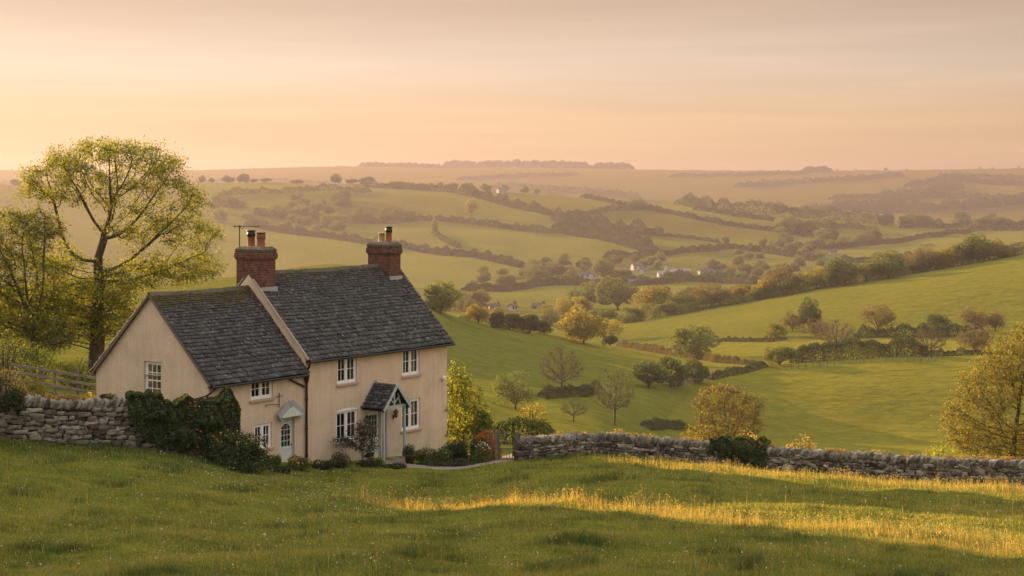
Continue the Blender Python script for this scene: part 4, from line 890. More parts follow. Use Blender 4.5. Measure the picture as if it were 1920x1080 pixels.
# rubble stones: a rounded cube, squashed and knocked about
def _stone():
    g = np.linspace(-1, 1, 4); V, idx, Fq = [], {}, []
    def vid(p):
        k = tuple(np.round(p, 4))
        if k not in idx: idx[k] = len(V); V.append(p)
        return idx[k]
    for ax in range(3):
        for sg in (-1, 1):
            for i in range(3):
                for j in range(3):
                    q = []
                    for (u, v) in ((g[i], g[j]), (g[i+1], g[j]), (g[i+1], g[j+1]), (g[i], g[j+1])):
                        p = np.zeros(3); p[ax] = sg; p[(ax+1) % 3] = u; p[(ax+2) % 3] = v; q.append(vid(p))
                    Fq.append(q if sg > 0 else q[::-1])
    V = np.array(V); nrm = np.linalg.norm(V, axis=1, keepdims=True); V = V*(0.84 + 0.16/nrm*1.25)*0.5/0.97
    return V, np.array(Fq)
SV, SF = _stone()
STONE = None
def stone_mat():
    m, n, l = newmat('limestone_rubble')
    tc = N(n, 'ShaderNodeTexCoord'); at = N(n, 'ShaderNodeAttribute', attribute_name='tint')
    r = ramp(n, [(0.0, (0.075, 0.064, 0.052)), (0.5, (0.19, 0.162, 0.13)), (1.0, (0.37, 0.325, 0.265))])
    n1 = N(n, 'ShaderNodeTexNoise', {'Scale': 6.0, 'Detail': 8.0, 'Roughness': 0.75}); l.new(tc.outputs['Object'], n1.inputs['Vector'])
    m1 = N(n, 'ShaderNodeMapRange', {'From Min': 0.3, 'From Max': 0.7, 'To Min': -0.38, 'To Max': 0.38}); l.new(n1.outputs['Fac'], m1.inputs['Value'])
    ad = N(n, 'ShaderNodeMath', operation='ADD'); l.new(at.outputs['Fac'], ad.inputs[0]); l.new(m1.outputs['Result'], ad.inputs[1]); l.new(ad.outputs[0], r.inputs['Fac'])
    n2 = N(n, 'ShaderNodeTexNoise', {'Scale': 1.7, 'Detail': 6.0, 'Roughness': 0.7}); l.new(tc.outputs['Object'], n2.inputs['Vector'])
    m2 = N(n, 'ShaderNodeMapRange', {'From Min': 0.58, 'From Max': 0.72, 'To Min': 0.0, 'To Max': 0.65}); l.new(n2.outputs['Fac'], m2.inputs['Value'])
    mx = N(n, 'ShaderNodeMix', data_type='RGBA'); l.new(m2.outputs['Result'], mx.inputs['Factor']); l.new(r.outputs['Color'], mx.inputs['A']); mx.inputs['B'].default_value = (0.09, 0.085, 0.03, 1)
    b = N(n, 'ShaderNodeBsdfPrincipled', {'Roughness': 0.95, 'Specular IOR Level': 0.15}); l.new(mx.outputs['Result'], b.inputs['Base Color'])
    nb = N(n, 'ShaderNodeTexNoise', {'Scale': 10.0, 'Detail': 6.0, 'Roughness': 0.7}); l.new(tc.outputs['Object'], nb.inputs['Vector'])
    bp = N(n, 'ShaderNodeBump', {'Strength': 0.9, 'Distance': 0.05}); l.new(nb.outputs['Fac'], bp.inputs['Height']); l.new(bp.outputs['Normal'], b.inputs['Normal'])
    o = N(n, 'ShaderNodeOutputMaterial'); l.new(b.outputs[0], o.inputs['Surface']); return m
STONE = stone_mat(); CORE = plain('wall_core', (0.030, 0.024, 0.018), .95)
def stone_wall(pts, label, seed=1, thick=0.5, row=0.17, cope=0.32, lean=0.45, name='stone_wall', sink=0.3, group=None):
    """dry stone wall; pts = (photo column, distance, height of its top in metres); with coping stones set on edge"""
    r = np.random.default_rng(seed); W = np.array([((u-960)/F*Y, Y) for u, Y, hh in pts]); H = np.array([p[2] for p in pts])
    sg = np.linalg.norm(np.diff(W, axis=0), axis=1); cum = np.concatenate([[0], np.cumsum(sg)]); Lt = cum[-1]
    at = lambda s: (np.interp(s, cum, W[:, 0]), np.interp(s, cum, W[:, 1]), np.interp(s, cum, H))
    def dirn(s):
        a, b = at(max(0, s-.5)), at(min(Lt, s+.5)); v = np.array([b[0]-a[0], b[1]-a[1]]); return v/np.linalg.norm(v)
    S = []                                                # (center, half-axes matrix, tint)
    hmax = H.max(); nr = int((hmax - cope + sink)/row) + 1
    def put(s, z0, w, hh, t, tilt=0.0, dz=0.0):
        x, y, _ = at(s); d = dirn(s); nrm = np.array([-d[1], d[0]]); zb = float(gz(x, y))
        ex = np.array([d[0]*math.cos(tilt), d[1]*math.cos(tilt), math.sin(tilt)])*w; ez = np.array([-d[0]*math.sin(tilt), -d[1]*math.sin(tilt), math.cos(tilt)])*hh; ey = np.array([nrm[0], nrm[1], 0])*thick*r.uniform(.94, 1.12)
        o = r.normal(0, .02, 3); S.append((np.array([x, y, zb+z0+hh/2]) + o*np.array([1, 1, .4]), np.stack([ex, ey, ez]), t))
    for k in range(nr):
        s = -r.uniform(0, .3); z = -sink + k*row
        while s < Lt:
            w = r.uniform(.18, .62)*(1.15 if k < 3 else 1); sm = min(max(s+w/2, 0), Lt); top = at(sm)[2]-cope
            big = r.random() < .16; hh = row*(r.uniform(1.5, 1.9) if big else r.uniform(.86, 1.12))
            if z + row*.7 < top: put(sm, z, w*.95, min(hh, top-z+.05)*.94, np.clip(r.normal(.5, .28), 0, 1), r.normal(0, .07))
            s += w*(.98)
    s = 0.0
    while s < Lt:
        w = r.uniform(.09, .19); top = at(min(s, Lt))[2]; put(min(s+w/2, Lt), top-cope-.06, w*1.15, cope*r.uniform(.85, 1.25), np.clip(r.normal(.52, .2), 0, 1), -lean*r.uniform(.6, 1.3)); s += w
    n = len(S); C = np.array([q[0] for q in S]); M_ = np.array([q[1] for q in S]); nv = len(SV)
    J = r.normal(0, .06, (n, nv, 3)); V = C[:, None] + np.einsum('nvk,nkj->nvj', SV[None]+J, M_)
    Fq = (np.arange(n)[:, None, None]*nv + SF[None]).reshape(-1, 4)
    me = np_mesh(name, V.reshape(-1, 3), Fq, np.repeat([q[2] for q in S], nv), False)
    o = link(name, me, None, STONE); tag(o, label, 'wall', group)
    c = MB(); m = max(2, int(Lt/.6)); ss = np.linspace(.02, Lt-.02, m); L_, R_ = [], []
    vs = []
    for s in ss:
        x, y, hh = at(s); d = dirn(s); nrm = np.array([-d[1], d[0]])*thick*.40; zb = float(gz(x, y))
        vs += [(x-nrm[0], y-nrm[1], zb-sink), (x+nrm[0], y+nrm[1], zb-sink), (x+nrm[0], y+nrm[1], zb+hh-cope*.75), (x-nrm[0], y-nrm[1], zb+hh-cope*.75)]
    fs = [(0, 1, 2, 3), tuple(4*(m-1)+k for k in (3, 2, 1, 0))]
    for i in range(m-1):
        for k in range(4): fs.append((4*i+k, 4*i+4+k, 4*i+4+(k+1) % 4, 4*i+(k+1) % 4))
    c.add(vs, fs); c.build('wall_core', CORE, o)
    return o

# ------------------------------------------------------------------ walls, gate, fence, path
stone_wall([(-300, 65.2, 1.75), (0, 67.2, 1.78), (150, 68.3, 1.85), (270, 69.4, 1.95), (445, 70.5, 1.95)], 'tall dry stone wall left of the cottage with leaning coping stones', 3, .55, .185, .36, .5)
stone_wall([(974, 79.4, 1.16), (1010, 79.9, 1.12), (1060, 81.0, 1.05), (1118, 84.2, .98)], 'short curved dry stone wall running back from the garden gate', 5, .5, .135, .26, .35)
stone_wall([(1126, 84.1, 1.1), (1240, 83.6, 1.16), (1450, 81.0, 1.14), (1650, 78.4, 1.18), (1920, 74.4, 1.12), (2150, 70.7, 1.1)], 'long low dry stone wall across the right side of the meadow', 7, .5, .145, .28, .5)
def post(mb, x, y, h, w, dz=-.4): 
    z = float(gz(x, y)); mb.box(x-w/2, x+w/2, y-w/2, y+w/2, z+dz, z+h)
WOOD = pbr('weathered_wood', [(0.3, (0.085, 0.066, 0.048)), (0.7, (0.21, 0.165, 0.12))], 6.0, .9, .5, 20, stretch=(1, 1, .2), dist=.01)
WOODR = pbr('weathered_rail', [(0.3, (0.12, 0.095, 0.07)), (0.7, (0.27, 0.22, 0.165))], 6.0, .9, .5, 20, stretch=(.2, 1, 1), dist=.01)
for k, (u, Y, hh) in enumerate(((1122, 84.0, 1.05), (1234, 83.3, 1.1))):
    mb = MB(); p = on_ground(u, Y); post(mb, p.x, p.y, hh, .10); o = mb.build('timber_post', WOOD, None, bevel=.01)
    tag(o, ('dark timber post where the curved wall meets the long wall', 'dark timber post standing against the long low wall')[k], 'post')
for k, (u, Y, hh, w) in enumerate(((931.5, 79.6, 1.42, .17), (969, 79.5, 1.36, .18))):
    mb = MB(); p = on_ground(u, Y); post(mb, p.x, p.y, hh, w)
    if k == 0: post(mb, p.x-.24, p.y+.15, hh-.02, .12)
    else: post(mb, p.x+.14, p.y+.12, hh-.08, .12)
    o = mb.build('gate_post', WOOD, None, bevel=.012); tag(o, ('doubled timber gate post beside the garden shrubs', 'doubled timber gate post against the end of the curved wall')[k], 'gate post')
ga, gb = on_ground(934.5, 79.6), on_ground(966, 79.5); gt = empty('garden_gate', ga); tag(gt, 'small dark timber garden gate with arched top rail and upright bars', 'gate')
dv = gb - ga; dv.z = 0; Lg = dv.length; dv.normalize()
fr = MB()
for t_ in (0.03, Lg-.03): fr.bar(dv*t_+Vector((0,0,.06)), dv*t_+Vector((0,0,1.12)), .055)
for z in (.10, .58): fr.bar(dv*.03+Vector((0,0,z)), dv*(Lg-.03)+Vector((0,0,z)), .05)
ar = [dv*(Lg*t_) + Vector((0, 0, 1.10+.17*math.sin(math.pi*t_))) for t_ in np.linspace(.03, .97, 9)]; fr.tube(ar, .028, 6)
fr.build('gate_frame', WOOD, gt)
for k in range(1, 6): 
    b_ = MB(); b_.bar(dv*(Lg*k/6)+Vector((0,0,.08)), dv*(Lg*k/6)+Vector((0,0,1.09+.17*math.sin(math.pi*k/6))), .028); b_.build('gate_bar', WOOD, gt)
h_ = MB(); h_.bar(dv*(Lg-.12)+Vector((0,-.05,.8)), dv*(Lg+.02)+Vector((0,-.05,.8)), .03); h_.build('latch', M_BLACK, gt)
# post and rail fence behind the left wall
A0, A1 = on_ground(22, 82.0), on_ground(186, 80.0); fn = empty('rail_fence', A0); tag(fn, 'weathered three rail timber fence between the gold shrubs and the gable', 'fence')
d_ = A1-A0
for t_, hh, w in ((.0, 1.55, .13), (.35, 1.62, .17), (.50, 1.45, .10), (.76, 1.58, .11), (.99, 1.55, .12)):
    q = d_*t_; zz = float(gz(A0.x+q.x, A0.y+q.y))-A0.z; b_ = MB(); b_.box(q.x-w/2, q.x+w/2, q.y-w/2, q.y+w/2, zz-.4, zz+hh); b_.build('fence_post', WOOD, fn, bevel=.01)
for z0, z1 in ((1.50, 1.34), (1.16, 1.00), (.82, .66), (.48, .32)):
    b_ = MB(); b_.bar(Vector((0, -.09, z0)), d_*1.0+Vector((0, -.09, z1)), .05, .13); b_.build('fence_rail', WOODR, fn, bevel=.008)
# garden path
GRAV = pbr('worn_path', [(0.3, (0.15, 0.115, 0.085)), (0.7, (0.27, 0.215, 0.165))], 8.0, .95, .5, 60)
cp = [(722, 79.1), (760, 78.0), (810, 77.2), (870, 77.4), (920, 78.3), (950, 79.6), (965, 81.5), (975, 84.0)]
pc = np.array([((u-960)/F*Y, Y) for u, Y in cp]); tt = np.linspace(0, 1, 60); cl = np.concatenate([[0], np.cumsum(np.linalg.norm(np.diff(pc, axis=0), axis=1))]); cl /= cl[-1]
px_ = np.stack([np.interp(tt, cl, pc[:, 0]), np.interp(tt, cl, pc[:, 1])], -1)
for q in range(2): px_[:, q] = smooth1(px_[:, q], 3)
tg = np.gradient(px_, axis=0); tg /= np.linalg.norm(tg, axis=1, keepdims=True); nr_ = np.stack([-tg[:, 1], tg[:, 0]], -1)
V_ = []
for o_ in np.linspace(-1, 1, 9):
    wv = .62 + .10*np.sin(tt*23+o_) + .06*np.sin(tt*51); xy = px_ + nr_*(o_*wv)[:, None]; V_.append(np.concatenate([xy, (gz(xy[:, 0], xy[:, 1]) + .045 - .05*abs(o_)**3)[:, None]], 1))
V_ = np.stack(V_, 1).reshape(-1, 3); f_ = np.array([(i*9+j, i*9+j+1, i*9+10+j, i*9+9+j) for i in range(59) for j in range(8)])
pth = link('path', np_mesh('path', V_, f_[:, ::-1], None, True), None, GRAV); tag(pth, 'worn earth path from the porch step to the garden gate', 'path', kind='structure')

# ------------------------------------------------------------------ the large trees
K1 = 95/F
bt = tree_from_lobes('sycamore_tree', on_ground(178, 95.0), [(.9, 0, 11.1, 4.0, 3.4, 1.9), (-2.2, 0, 10.5, 2.0, 2.0, 1.5), (4.2, .3, 9.4, 1.9, 2.0, 1.5), (5.2, -.3, 7.7, 1.9, 1.8, .9), (5.0, 0, 5.7, 2.2, 2.0, .95), (2.0, 0, 8.2, 2.0, 2.0, 1.2), (2.4, 0, 5.4, 2.0, 2.0, .9),
      (-.6, 0, 4.4, 3.0, 2.8, 1.2), (-3.6, 0, 3.4, 2.9, 2.4, 1.2), (-2.0, 0, 6.2, 1.5, 1.8, .8), (.4, .4, 2.9, 2.6, 2.2, 1.1), (-2.6, 0, 2.2, 2.6, 2.0, .9)], (0.25, 0, 6.4), 2500, 4, LEAF_TREE, leaf=.135, per=46, spread=.31, tip=.0105, step=.29, kill=.44, trunk_r=.44, tips=6.6)
tag(bt, 'tall spreading tree with open crown and mossy trunk behind the cottage gable', 'tree')
lt = tree_from_lobes('field_maple_tree', on_ground(66, 92.0), [(-1.2, 0, 7.4, 2.2, 2.0, 1.6), (.5, 0, 7.9, 1.1, 1.1, .9), (-3.4, 0, 5.7, 2.2, 2, 1.6), (-.8, 0, 5.2, 2.0, 2, 1.2), (-1.2, 0, 3.0, 2.9, 2.2, 1.2), (.8, -.4, 2.0, 1.7, 1.5, .9)], (-.1, 0, 2.6), 1300, 9, LEAF_LIME, leaf=.135, per=36, spread=.31, tip=.0105, step=.29, kill=.44, trunk_r=.24)
tag(lt, 'yellow green tree cut by the left edge of the photo', 'tree')
rt = tree_from_lobes('alder_tree', on_ground(1893, 107.0), [(1.0, 0, 8.2, 1.9, 1.7, 1.3), (.8, 0, 6.9, 2.6, 2.4, 1.9), (-1.0, 0, 5.6, 2.1, 2.2, 1.6), (-2.2, 0, 3.7, 2.1, 2.2, 1.5), (2.6, 0, 5.0, 2.2, 2.2, 2.2), (-1.6, 0, 2.1, 2.4, 2.2, 1.1), (.8, 0, 2.2, 2.4, 2.2, 1.3)], (.45, 0, 3.2), 1800, 12, LEAF_GOLD, leaf=.125, per=30, spread=.33, tip=.011, kill=.45, trunk_r=.19)
tag(rt, 'golden leaved tree behind the low wall at the right edge', 'tree')
sh = tree_from_lobes('hazel_shrub', on_ground(1362, 108.0), [(0, 0, 3.6, 2.3, 2.2, 1.5), (-1.0, 0, 2.0, 1.5, 1.6, 1.0), (1.2, 0, 2.6, 1.4, 1.6, 1.2), (0, 0, 1.6, 2.0, 1.8, .8)], (0, 0, .15), 720, 15, LEAF_RUST, leaf=.115, per=15, spread=.25, tip=.009, step=.24, kill=.36, infl=2.2, trunk_r=.10, rmat=TWIG)
tag(sh, 'wide brown many stemmed shrub behind the long low wall', 'shrub')
shrub(on_ground(1338, 106.5), 1.7, 1.2, 2.7, LEAF_GOLD, 1700, .12, 'gold leaved growth at the left foot of the brown shrub', seed=16, lumps=9)

# ------------------------------------------------------------------ climbing growth, hedges and garden plants
def cover(name, pts, hb, ht, thick, n, leaf, mat, label, cat, seed, bulge=.25, flowers=None, taper=None):
    """leaves hanging over a wall: pts (column, distance), from hb(t) to ht(t) metres above the ground"""
    r = np.random.default_rng(seed); W = np.array([((u-960)/F*Y, Y) for u, Y in pts]); cl = np.concatenate([[0], np.cumsum(np.linalg.norm(np.diff(W, axis=0), axis=1))]); T = cl/cl[-1]; Lt = cl[-1]
    t = r.uniform(0, 1, n); x, y = np.interp(t, T, W[:, 0]), np.interp(t, T, W[:, 1]); d = np.stack([np.interp(t, T, np.gradient(W[:, 0], T)), np.interp(t, T, np.gradient(W[:, 1], T))], -1); d /= np.linalg.norm(d, axis=1, keepdims=True); nr = np.stack([-d[:, 1], d[:, 0]], -1)
    lo, hi = np.interp(t, *hb), np.interp(t, *ht); s = t*Lt
    hi = hi + .16*waves(s, s*0, 1.1, seed) + .08*waves(s, s*0, .4, seed+1); lo = lo + .15*waves(s, s*0, .8, seed+2)
    top = r.random(n) < .22; a = r.uniform(0, np.pi, n); z = np.where(top, hi - .12*r.random(n), lo + (hi-lo)*r.uniform(0, 1, n))
    b = bulge*(.6 + .5*waves(s, z*1.0, 1.1, seed+3) + .3*waves(s*2, z*2, 1.0, seed+4)); front = r.random(n) < .72
    off = np.where(top, np.cos(a)*(thick/2+b*.6), np.where(front, -1, 1)*(thick/2 + np.clip(b, 0, 1)*r.uniform(.3, 1, n)*np.clip((hi-z)*3, .3, 1)))
    X, Yv = x + nr[:, 0]*off, y + nr[:, 1]*off; P = np.stack([X, Yv, gz(x, y)+z], -1); sgn = np.sign(off)
    nn = np.stack([nr[:, 0]*sgn, nr[:, 1]*sgn, np.where(top, 1.2, .35)], -1); nn /= np.linalg.norm(nn, axis=1, keepdims=True)
    e = empty(name, on_ground(pts[0][0], pts[0][1])); tag(e, label, cat); P -= np.array(e.location)
    link('foliage', leaf_mesh('foliage', P, leaf, seed, nn, .6, aspect=.8, clump=.7), e, mat)
    if flowers:
        fm, spots, fs = flowers
        for (tq, zq, k) in spots:
            i = np.argmin((t-tq)**2*Lt*Lt + (z-zq)**2 + (off > 0)*9); Pf = P[i] + np.array([.0, -.12, .02]) + r.normal(0, fs*.9, (k, 3)); link('blossom', leaf_mesh('blossom', Pf, fs, seed+int(tq*100), None, aspect=.9), e, fm)
    return e
cover('ivy_hedge', [(238, 69.0), (330, 69.7), (448, 70.5)], ([0, .12, .3, 1], [1.2, .3, .0, .1]), ([0, .1, .5, .8, .93, 1], [2.1, 2.25, 2.2, 2.45, 2.95, 2.5]), .62, 30000, .085, LEAF_IVY, 'thick dark ivy with pink roses smothering the wall before the gable', 'ivy', 31, .34,
      flowers=(PINK, [(.56, 2.05, 9), (.60, 2.12, 13), (.57, 1.45, 6), (.62, 1.15, 6), (.28, 2.0, 4), (.6, .2, 5), (.61, .7, 4)], .075))
cover('ivy', [(1335, 82.4), (1390, 81.7), (1442, 81.1)], ([0, .35, .75, 1], [.75, .45, .0, .0]), ([0, .5, 1], [1.24, 1.28, 1.22]), .58, 7500, .085, LEAF_IVY, 'dark ivy patch hanging over the long low wall', 'ivy', 33, .2)
shrub(on_ground(440, 68.9, -.1), 1.72, 1.2, 1.78, LEAF_IVY, 11000, .085, 'dense dark green bush with yellow flowers beneath the ivy', 'bush', 'bush', 41, 16, flower=(YELLOW, 90, .05, .62))
shrub(on_ground(-5, 67.0, 1.0), 1.5, .7, 1.5, LEAF_DARK, 6000, .09, 'dark hedge bush draped over the left end of the tall wall', 'bush', 'bush', 43, 12)
shrub(on_ground(118, 68.4, 1.55), .5, .34, .40, LEAF_TAN, 700, .07, 'tuft of tan leaves growing on the tall wall top', seed=44, lumps=5, stems=False)
shrub(on_ground(205, 69.0, 1.7), .42, .34, .36, LEAF_DARK, 700, .07, 'small dark mossy plant on the tall wall beside the ivy', seed=45, lumps=5, stems=False)
for k, (u, Y, rx, rz, mt, lab) in enumerate(((18, 73.5, 1.3, 2.7, LEAF_TAN, 'tall straw coloured bush behind the wall at the left edge'), (62, 74.5, 1.0, 2.2, LEAF_GOLD, 'gold bush behind the tall wall below the rail fence'),
        (105, 73.2, .9, 1.72, LEAF_TAN, 'low straw coloured bush between wall and fence'), (165, 74.4, .8, 1.75, LEAF_GOLD, 'low gold bush against the gable corner'), (8, 84.0, 2.0, 3.3, LEAF_DARK, 'dark bush under the yellow green tree'), (150, 86.0, 1.6, 1.9, LEAF_OLIVE, 'olive scrub behind the rail fence by the trunk'), (70, 88.0, 1.7, 2.2, LEAF_LIME, 'bright yellow scrub behind the rail fence'))):
    shrub(on_ground(u, Y, -.1), rx, rx*.8, rz, mt, 2600, .11, lab, 'bush', 'bush', 50+k, 11, fill=.35)
yg = tree_from_lobes('lilac_shrub', on_ground(872, 87.5), [(-.55, 0, 3.75, .5, .5, .6), (-.3, 0, 2.9, .85, .8, .8), (.3, 0, 2.5, .6, .6, .6), (.1, 0, 1.7, 1.15, 1.0, .9), (.75, 0, 1.2, .75, .7, .7), (-.3, 0, .8, 1.0, .9, .6)], (-.1, 0, .5), 620, 61, LEAF_LIME, leaf=.15, per=11, spread=.17, tip=.008, step=.18, kill=.26, infl=1.6, trunk_r=.06, rmat=TWIG)
tag(yg, 'tall yellow green shrub beside the cottage end wall', 'shrub')
shrub(on_ground(905, 87.0, -.1), .8, .8, 2.2, LEAF_OLIVE, 2200, .14, 'lower green shrub at the foot of the yellow green one', seed=62, lumps=8)
hedgerow([(912, 0), (960, 0), (1010, 0), (1060, 0)], 1.62, 1.5, LEAF_IVY, 'dark clipped hedge behind the garden gate', 'garden_hedge', 'hedge', 63, .10, .8, ys=[90, 90.5, 90.5, 90], rough=.12)
hedgerow([(1055, 0), (1085, 0), (1115, 0)], 1.05, 1.3, LEAF_DARK, 'low dark hedge behind the curved wall', 'garden_hedge', 'hedge', 64, .10, .8, ys=[88.5, 88, 88], rough=.15)
shrub(on_ground(1000, 93, 0), 1.2, 1.0, 2.5, LEAF_GOLD, 1600, .12, 'gold shrub rising behind the dark clipped hedge', seed=65)
shrub(on_ground(1052, 82.0, .35), .62, .5, .75, LEAF_GOLD, 1300, .07, 'gold plant spilling over the curved wall', seed=66, lumps=7)
shrub(on_ground(1094, 84.6, .2), .7, .5, 1.05, LEAF_OLIVE, 1300, .08, 'olive bush behind the curved wall end', seed=67, lumps=7)
shrub(on_ground(915, 80.6, .0), .75, .55, 1.68, LEAF_ORANGE, 1500, .085, 'orange flowering azalea by the garden gate', seed=68, lumps=9)
shrub(on_ground(878, 79.4, -.05), .98, .8, 1.42, LEAF_DARK, 5000, .07, 'round dark clipped bush left of the orange azalea', 'bush', 'bush', 69, 12)
shrub(on_ground(906, 78.6, -.05), .65, .55, 1.15, LEAF_OLIVE, 1900, .07, 'pale olive shrub in front of the gate post', seed=70, lumps=8, flower=(CREAM, 30, .04, .6))
shrub(on_ground(852, 80.6, -.05), .55, .5, 1.0, LEAF_GOLD, 1500, .07, 'yellowish shrub at the cottage corner', seed=71, lumps=8)
for k, (u, Y, rx, rz, mt, lab, fl) in enumerate(((800, 78.9, .85, .9, LEAF_GREEN, 'low green bedding plants right of the potted plant', (YELLOW, 12, .04, .4)), (832, 79.0, .72, .82, LEAF_OLIVE, 'low bushy plants before the end window wall', (CREAM, 20, .035, .4)), (815, 77.9, 1.0, .36, LEAF_DARK, 'dark ground hugging plants edging the path', None), (868, 78.0, 1.1, .40, LEAF_DARK, 'dark low border plants beneath the clipped bush', None),
        (640, 76.3, .8, .78, LEAF_DARK, 'dark low shrub under the arched window', None), (600, 75.3, .75, .5, LEAF_DARK, 'leafy border clump beside the downpipe foot', (YELLOW, 14, .04, .4)), (560, 73.9, .75, .72, LEAF_GREEN, 'border clump thick with yellow flowers by the side door', (YELLOW, 60, .05, .45)), (512, 72.0, .5, .75, LEAF_OLIVE, 'small flowering shrub between dark bush and side door', (YELLOW, 40, .05, .4)), (695, 76.8, .9, .45, LEAF_DARK, 'dark border plants before the doorstep', (YELLOW, 10, .04, .4)), (745, 77.0, .7, .30, LEAF_DARK, 'low dark plants right of the doorstep', (CREAM, 14, .03, .4)), (526, 71.4, .9, .38, LEAF_DARK, 'dark grassy clump edging the lawn by the side door', None))):
    shrub(on_ground(u, Y, -.04), rx, rx*.7, rz, mt, 1900, .065, lab, 'border_plant', 'plant', 80+k, 8, flower=fl)
shrub(on_ground(848, 79.6, -.05), .7, .6, 1.15, LEAF_GREEN, 2600, .07, 'rounded green bush between low plants and clipped bush', 'bush', 'bush', 101, 10)
shrub(on_ground(922, 81.6, -.05), .6, .5, 1.35, LEAF_GREEN, 2200, .08, 'green bush behind the orange azalea beside the gate', 'bush', 'bush', 102, 9)
# climbing rose by the porch
cr = tree_from_lobes('climbing_rose', on_ground(683, 77.3), [(0, 0, 1.55, .55, .5, .5), (-.75, 0, 1.05, .7, .4, .35), (.1, 0, .8, .5, .4, .4)], (-.05, 0, .4), 260, 21, LEAF_DARK, leaf=.075, per=16, spread=.12, tip=.006, step=.12, kill=.17, infl=1.2, trunk_r=.03, rmat=TWIG)
tag(cr, 'straggly dark climbing rose left of the porch', 'rose bush')
pb = np.random.default_rng(3); Pf = np.array([[.0, -.3, 1.6]]) + pb.normal(0, .28, (16, 3)); link('blossom', leaf_mesh('blossom', np.repeat(Pf, 3, 0)+pb.normal(0, .02, (48, 3)), .05, 5, None, aspect=.9), cr, PINK)
def pot(u, Y, r_, h_, mat, label, fol, seed, ph):
    p = on_ground(u, Y); e = empty('potted_plant', p); tag(e, label, 'potted plant')
    m_ = MB(); m_.lathe((0, 0, -.02), [(r_*.72, 0), (r_*.95, h_*.8), (r_*1.1, h_*.82), (r_*1.1, h_), (r_*.92, h_), (r_*.9, h_*.9)], 18); m_.build('pot', mat, e, True)
    s_ = shrub((0, 0, h_*.8), r_*1.7, r_*1.7, ph, fol, 900, .065, '', 'foliage', '', seed, 7)
    for k in ('label', 'category'):
        if k in s_: del s_[k]
    s_.parent = e
pot(768, 78.6, .24, .46, plain('brown_pot', (0.085, 0.05, 0.035), .7), 'leafy plant in a brown pot right of the porch', LEAF_DARK, 95, .62)
pot(694, 77.9, .17, .32, M_TERRA, 'small terracotta pot by the left porch post', LEAF_GREEN, 96, .25)

# growth behind and along the long wall
for k, (u, Y, rx, rz, mt, lab) in enumerate(((1505, 87.0, 1.15, 2.35, LEAF_TAN, 'pale flowering bush showing over the middle of the long wall'), (1400, 88.0, 1.5, 2.3, LEAF_TAN, 'straw coloured growth behind the ivy on the long wall'), (1755, 88.0, 1.35, 2.1, LEAF_LIME, 'low yellow green bush behind the long wall near its right end'), (1290, 89.0, .9, 2.1, LEAF_GOLD, 'small gold bush peeping over the long wall left of the brown shrub'), (1840, 86.0, 1.3, 1.8, LEAF_GOLD, 'gold undergrowth at the foot of the right edge tree'), (1160, 88.5, .7, 1.7, LEAF_TAN, 'straw tuft behind the left end of the long wall'))):
    shrub(on_ground(u, Y, -.1), rx, rx*.7, rz, mt, 1800, .10, lab, 'bush', 'bush', 110+k, 9, fill=.35)
# weeds along the wall tops
rw = np.random.default_rng(77)
def wall_weeds(pts, n, label, seed):
    r = np.random.default_rng(seed); us = np.array([p[0] for p in pts]); t = r.uniform(us[0], us[-1], n); g = waves(t*.03, t*0, 1.2, seed); t = t[g > .15]; n = len(t)
    Y = np.interp(t, us, [p[1] for p in pts]); hh = np.interp(t, us, [p[2] for p in pts]); x = (t-960)/F*Y; k = 7
    x, Yq, hq = np.repeat(x, k)+r.normal(0, .06, n*k), np.repeat(Y, k)+r.normal(.05, .10, n*k), np.repeat(hh, k)
    P = np.stack([x, Yq, gz(x, Yq)+hq+r.uniform(-.05, .13, n*k)], -1); o = link('wall_weeds', leaf_mesh('wall_weeds', P, .06, seed, None), None, LEAF_TAN); tag(o, label, 'weeds', kind='stuff')
wall_weeds([(-60, 66.8, 1.75), (0, 67.2, 1.78), (150, 68.3, 1.85), (270, 69.4, 1.95)], 500, 'dry weeds and moss along the top of the tall wall', 5)
wall_weeds([(974, 79.6, 1.16), (1060, 81.2, 1.05), (1118, 84.2, .98), (1240, 83.7, 1.16), (1450, 81.1, 1.14), (1650, 78.5, 1.18), (1920, 74.5, 1.12), (2000, 73.2, 1.1)], 1500, 'sunlit weeds along the tops of the low walls', 6)

# ------------------------------------------------------------------ meadow
def blades(name, u, Y, hgt, wid, lean, seed, tint, mat, label, cat, tip=None):
    r = np.random.default_rng(seed); n = len(u); x = (u-960)/F*Y; z = gz(x, Y)-.02; a = r.uniform(0, 6.283, n); q = r.uniform(0, 6.283, n)
    lx, ly = np.cos(a)*lean*hgt, np.sin(a)*lean*hgt; wx, wy = np.cos(q)*wid/2, np.sin(q)*wid/2
    B0 = np.stack([x-wx, Y-wy, z], -1); B1 = np.stack([x+wx, Y+wy, z], -1); M0 = np.stack([x+lx*.35-wx*.7, Y+ly*.35-wy*.7, z+hgt*.58], -1); M1 = np.stack([x+lx*.35+wx*.7, Y+ly*.35+wy*.7, z+hgt*.58], -1)
    T0 = np.stack([x+lx-wx*.12, Y+ly-wy*.12, z+hgt], -1); T1 = np.stack([x+lx+wx*.12, Y+ly+wy*.12, z+hgt], -1)
    V = np.stack([B0, B1, M1, M0, T1, T0], 1).reshape(-1, 3); b = np.arange(n)[:, None, None]*6
    Fq = (b + np.array([[0, 1, 2, 3], [3, 2, 4, 5]])[None]).reshape(-1, 4)
    o = link(name, np_mesh(name, V, Fq, np.repeat(tint, 6)), None, mat); tag(o, label, cat, kind='stuff'); return o
GRASS = leafmat('grass_blade', (0.040, 0.070, 0.013), (0.138, 0.166, 0.032), (0.31, 0.275, 0.080), .55, (1.7, 1.35, .6))
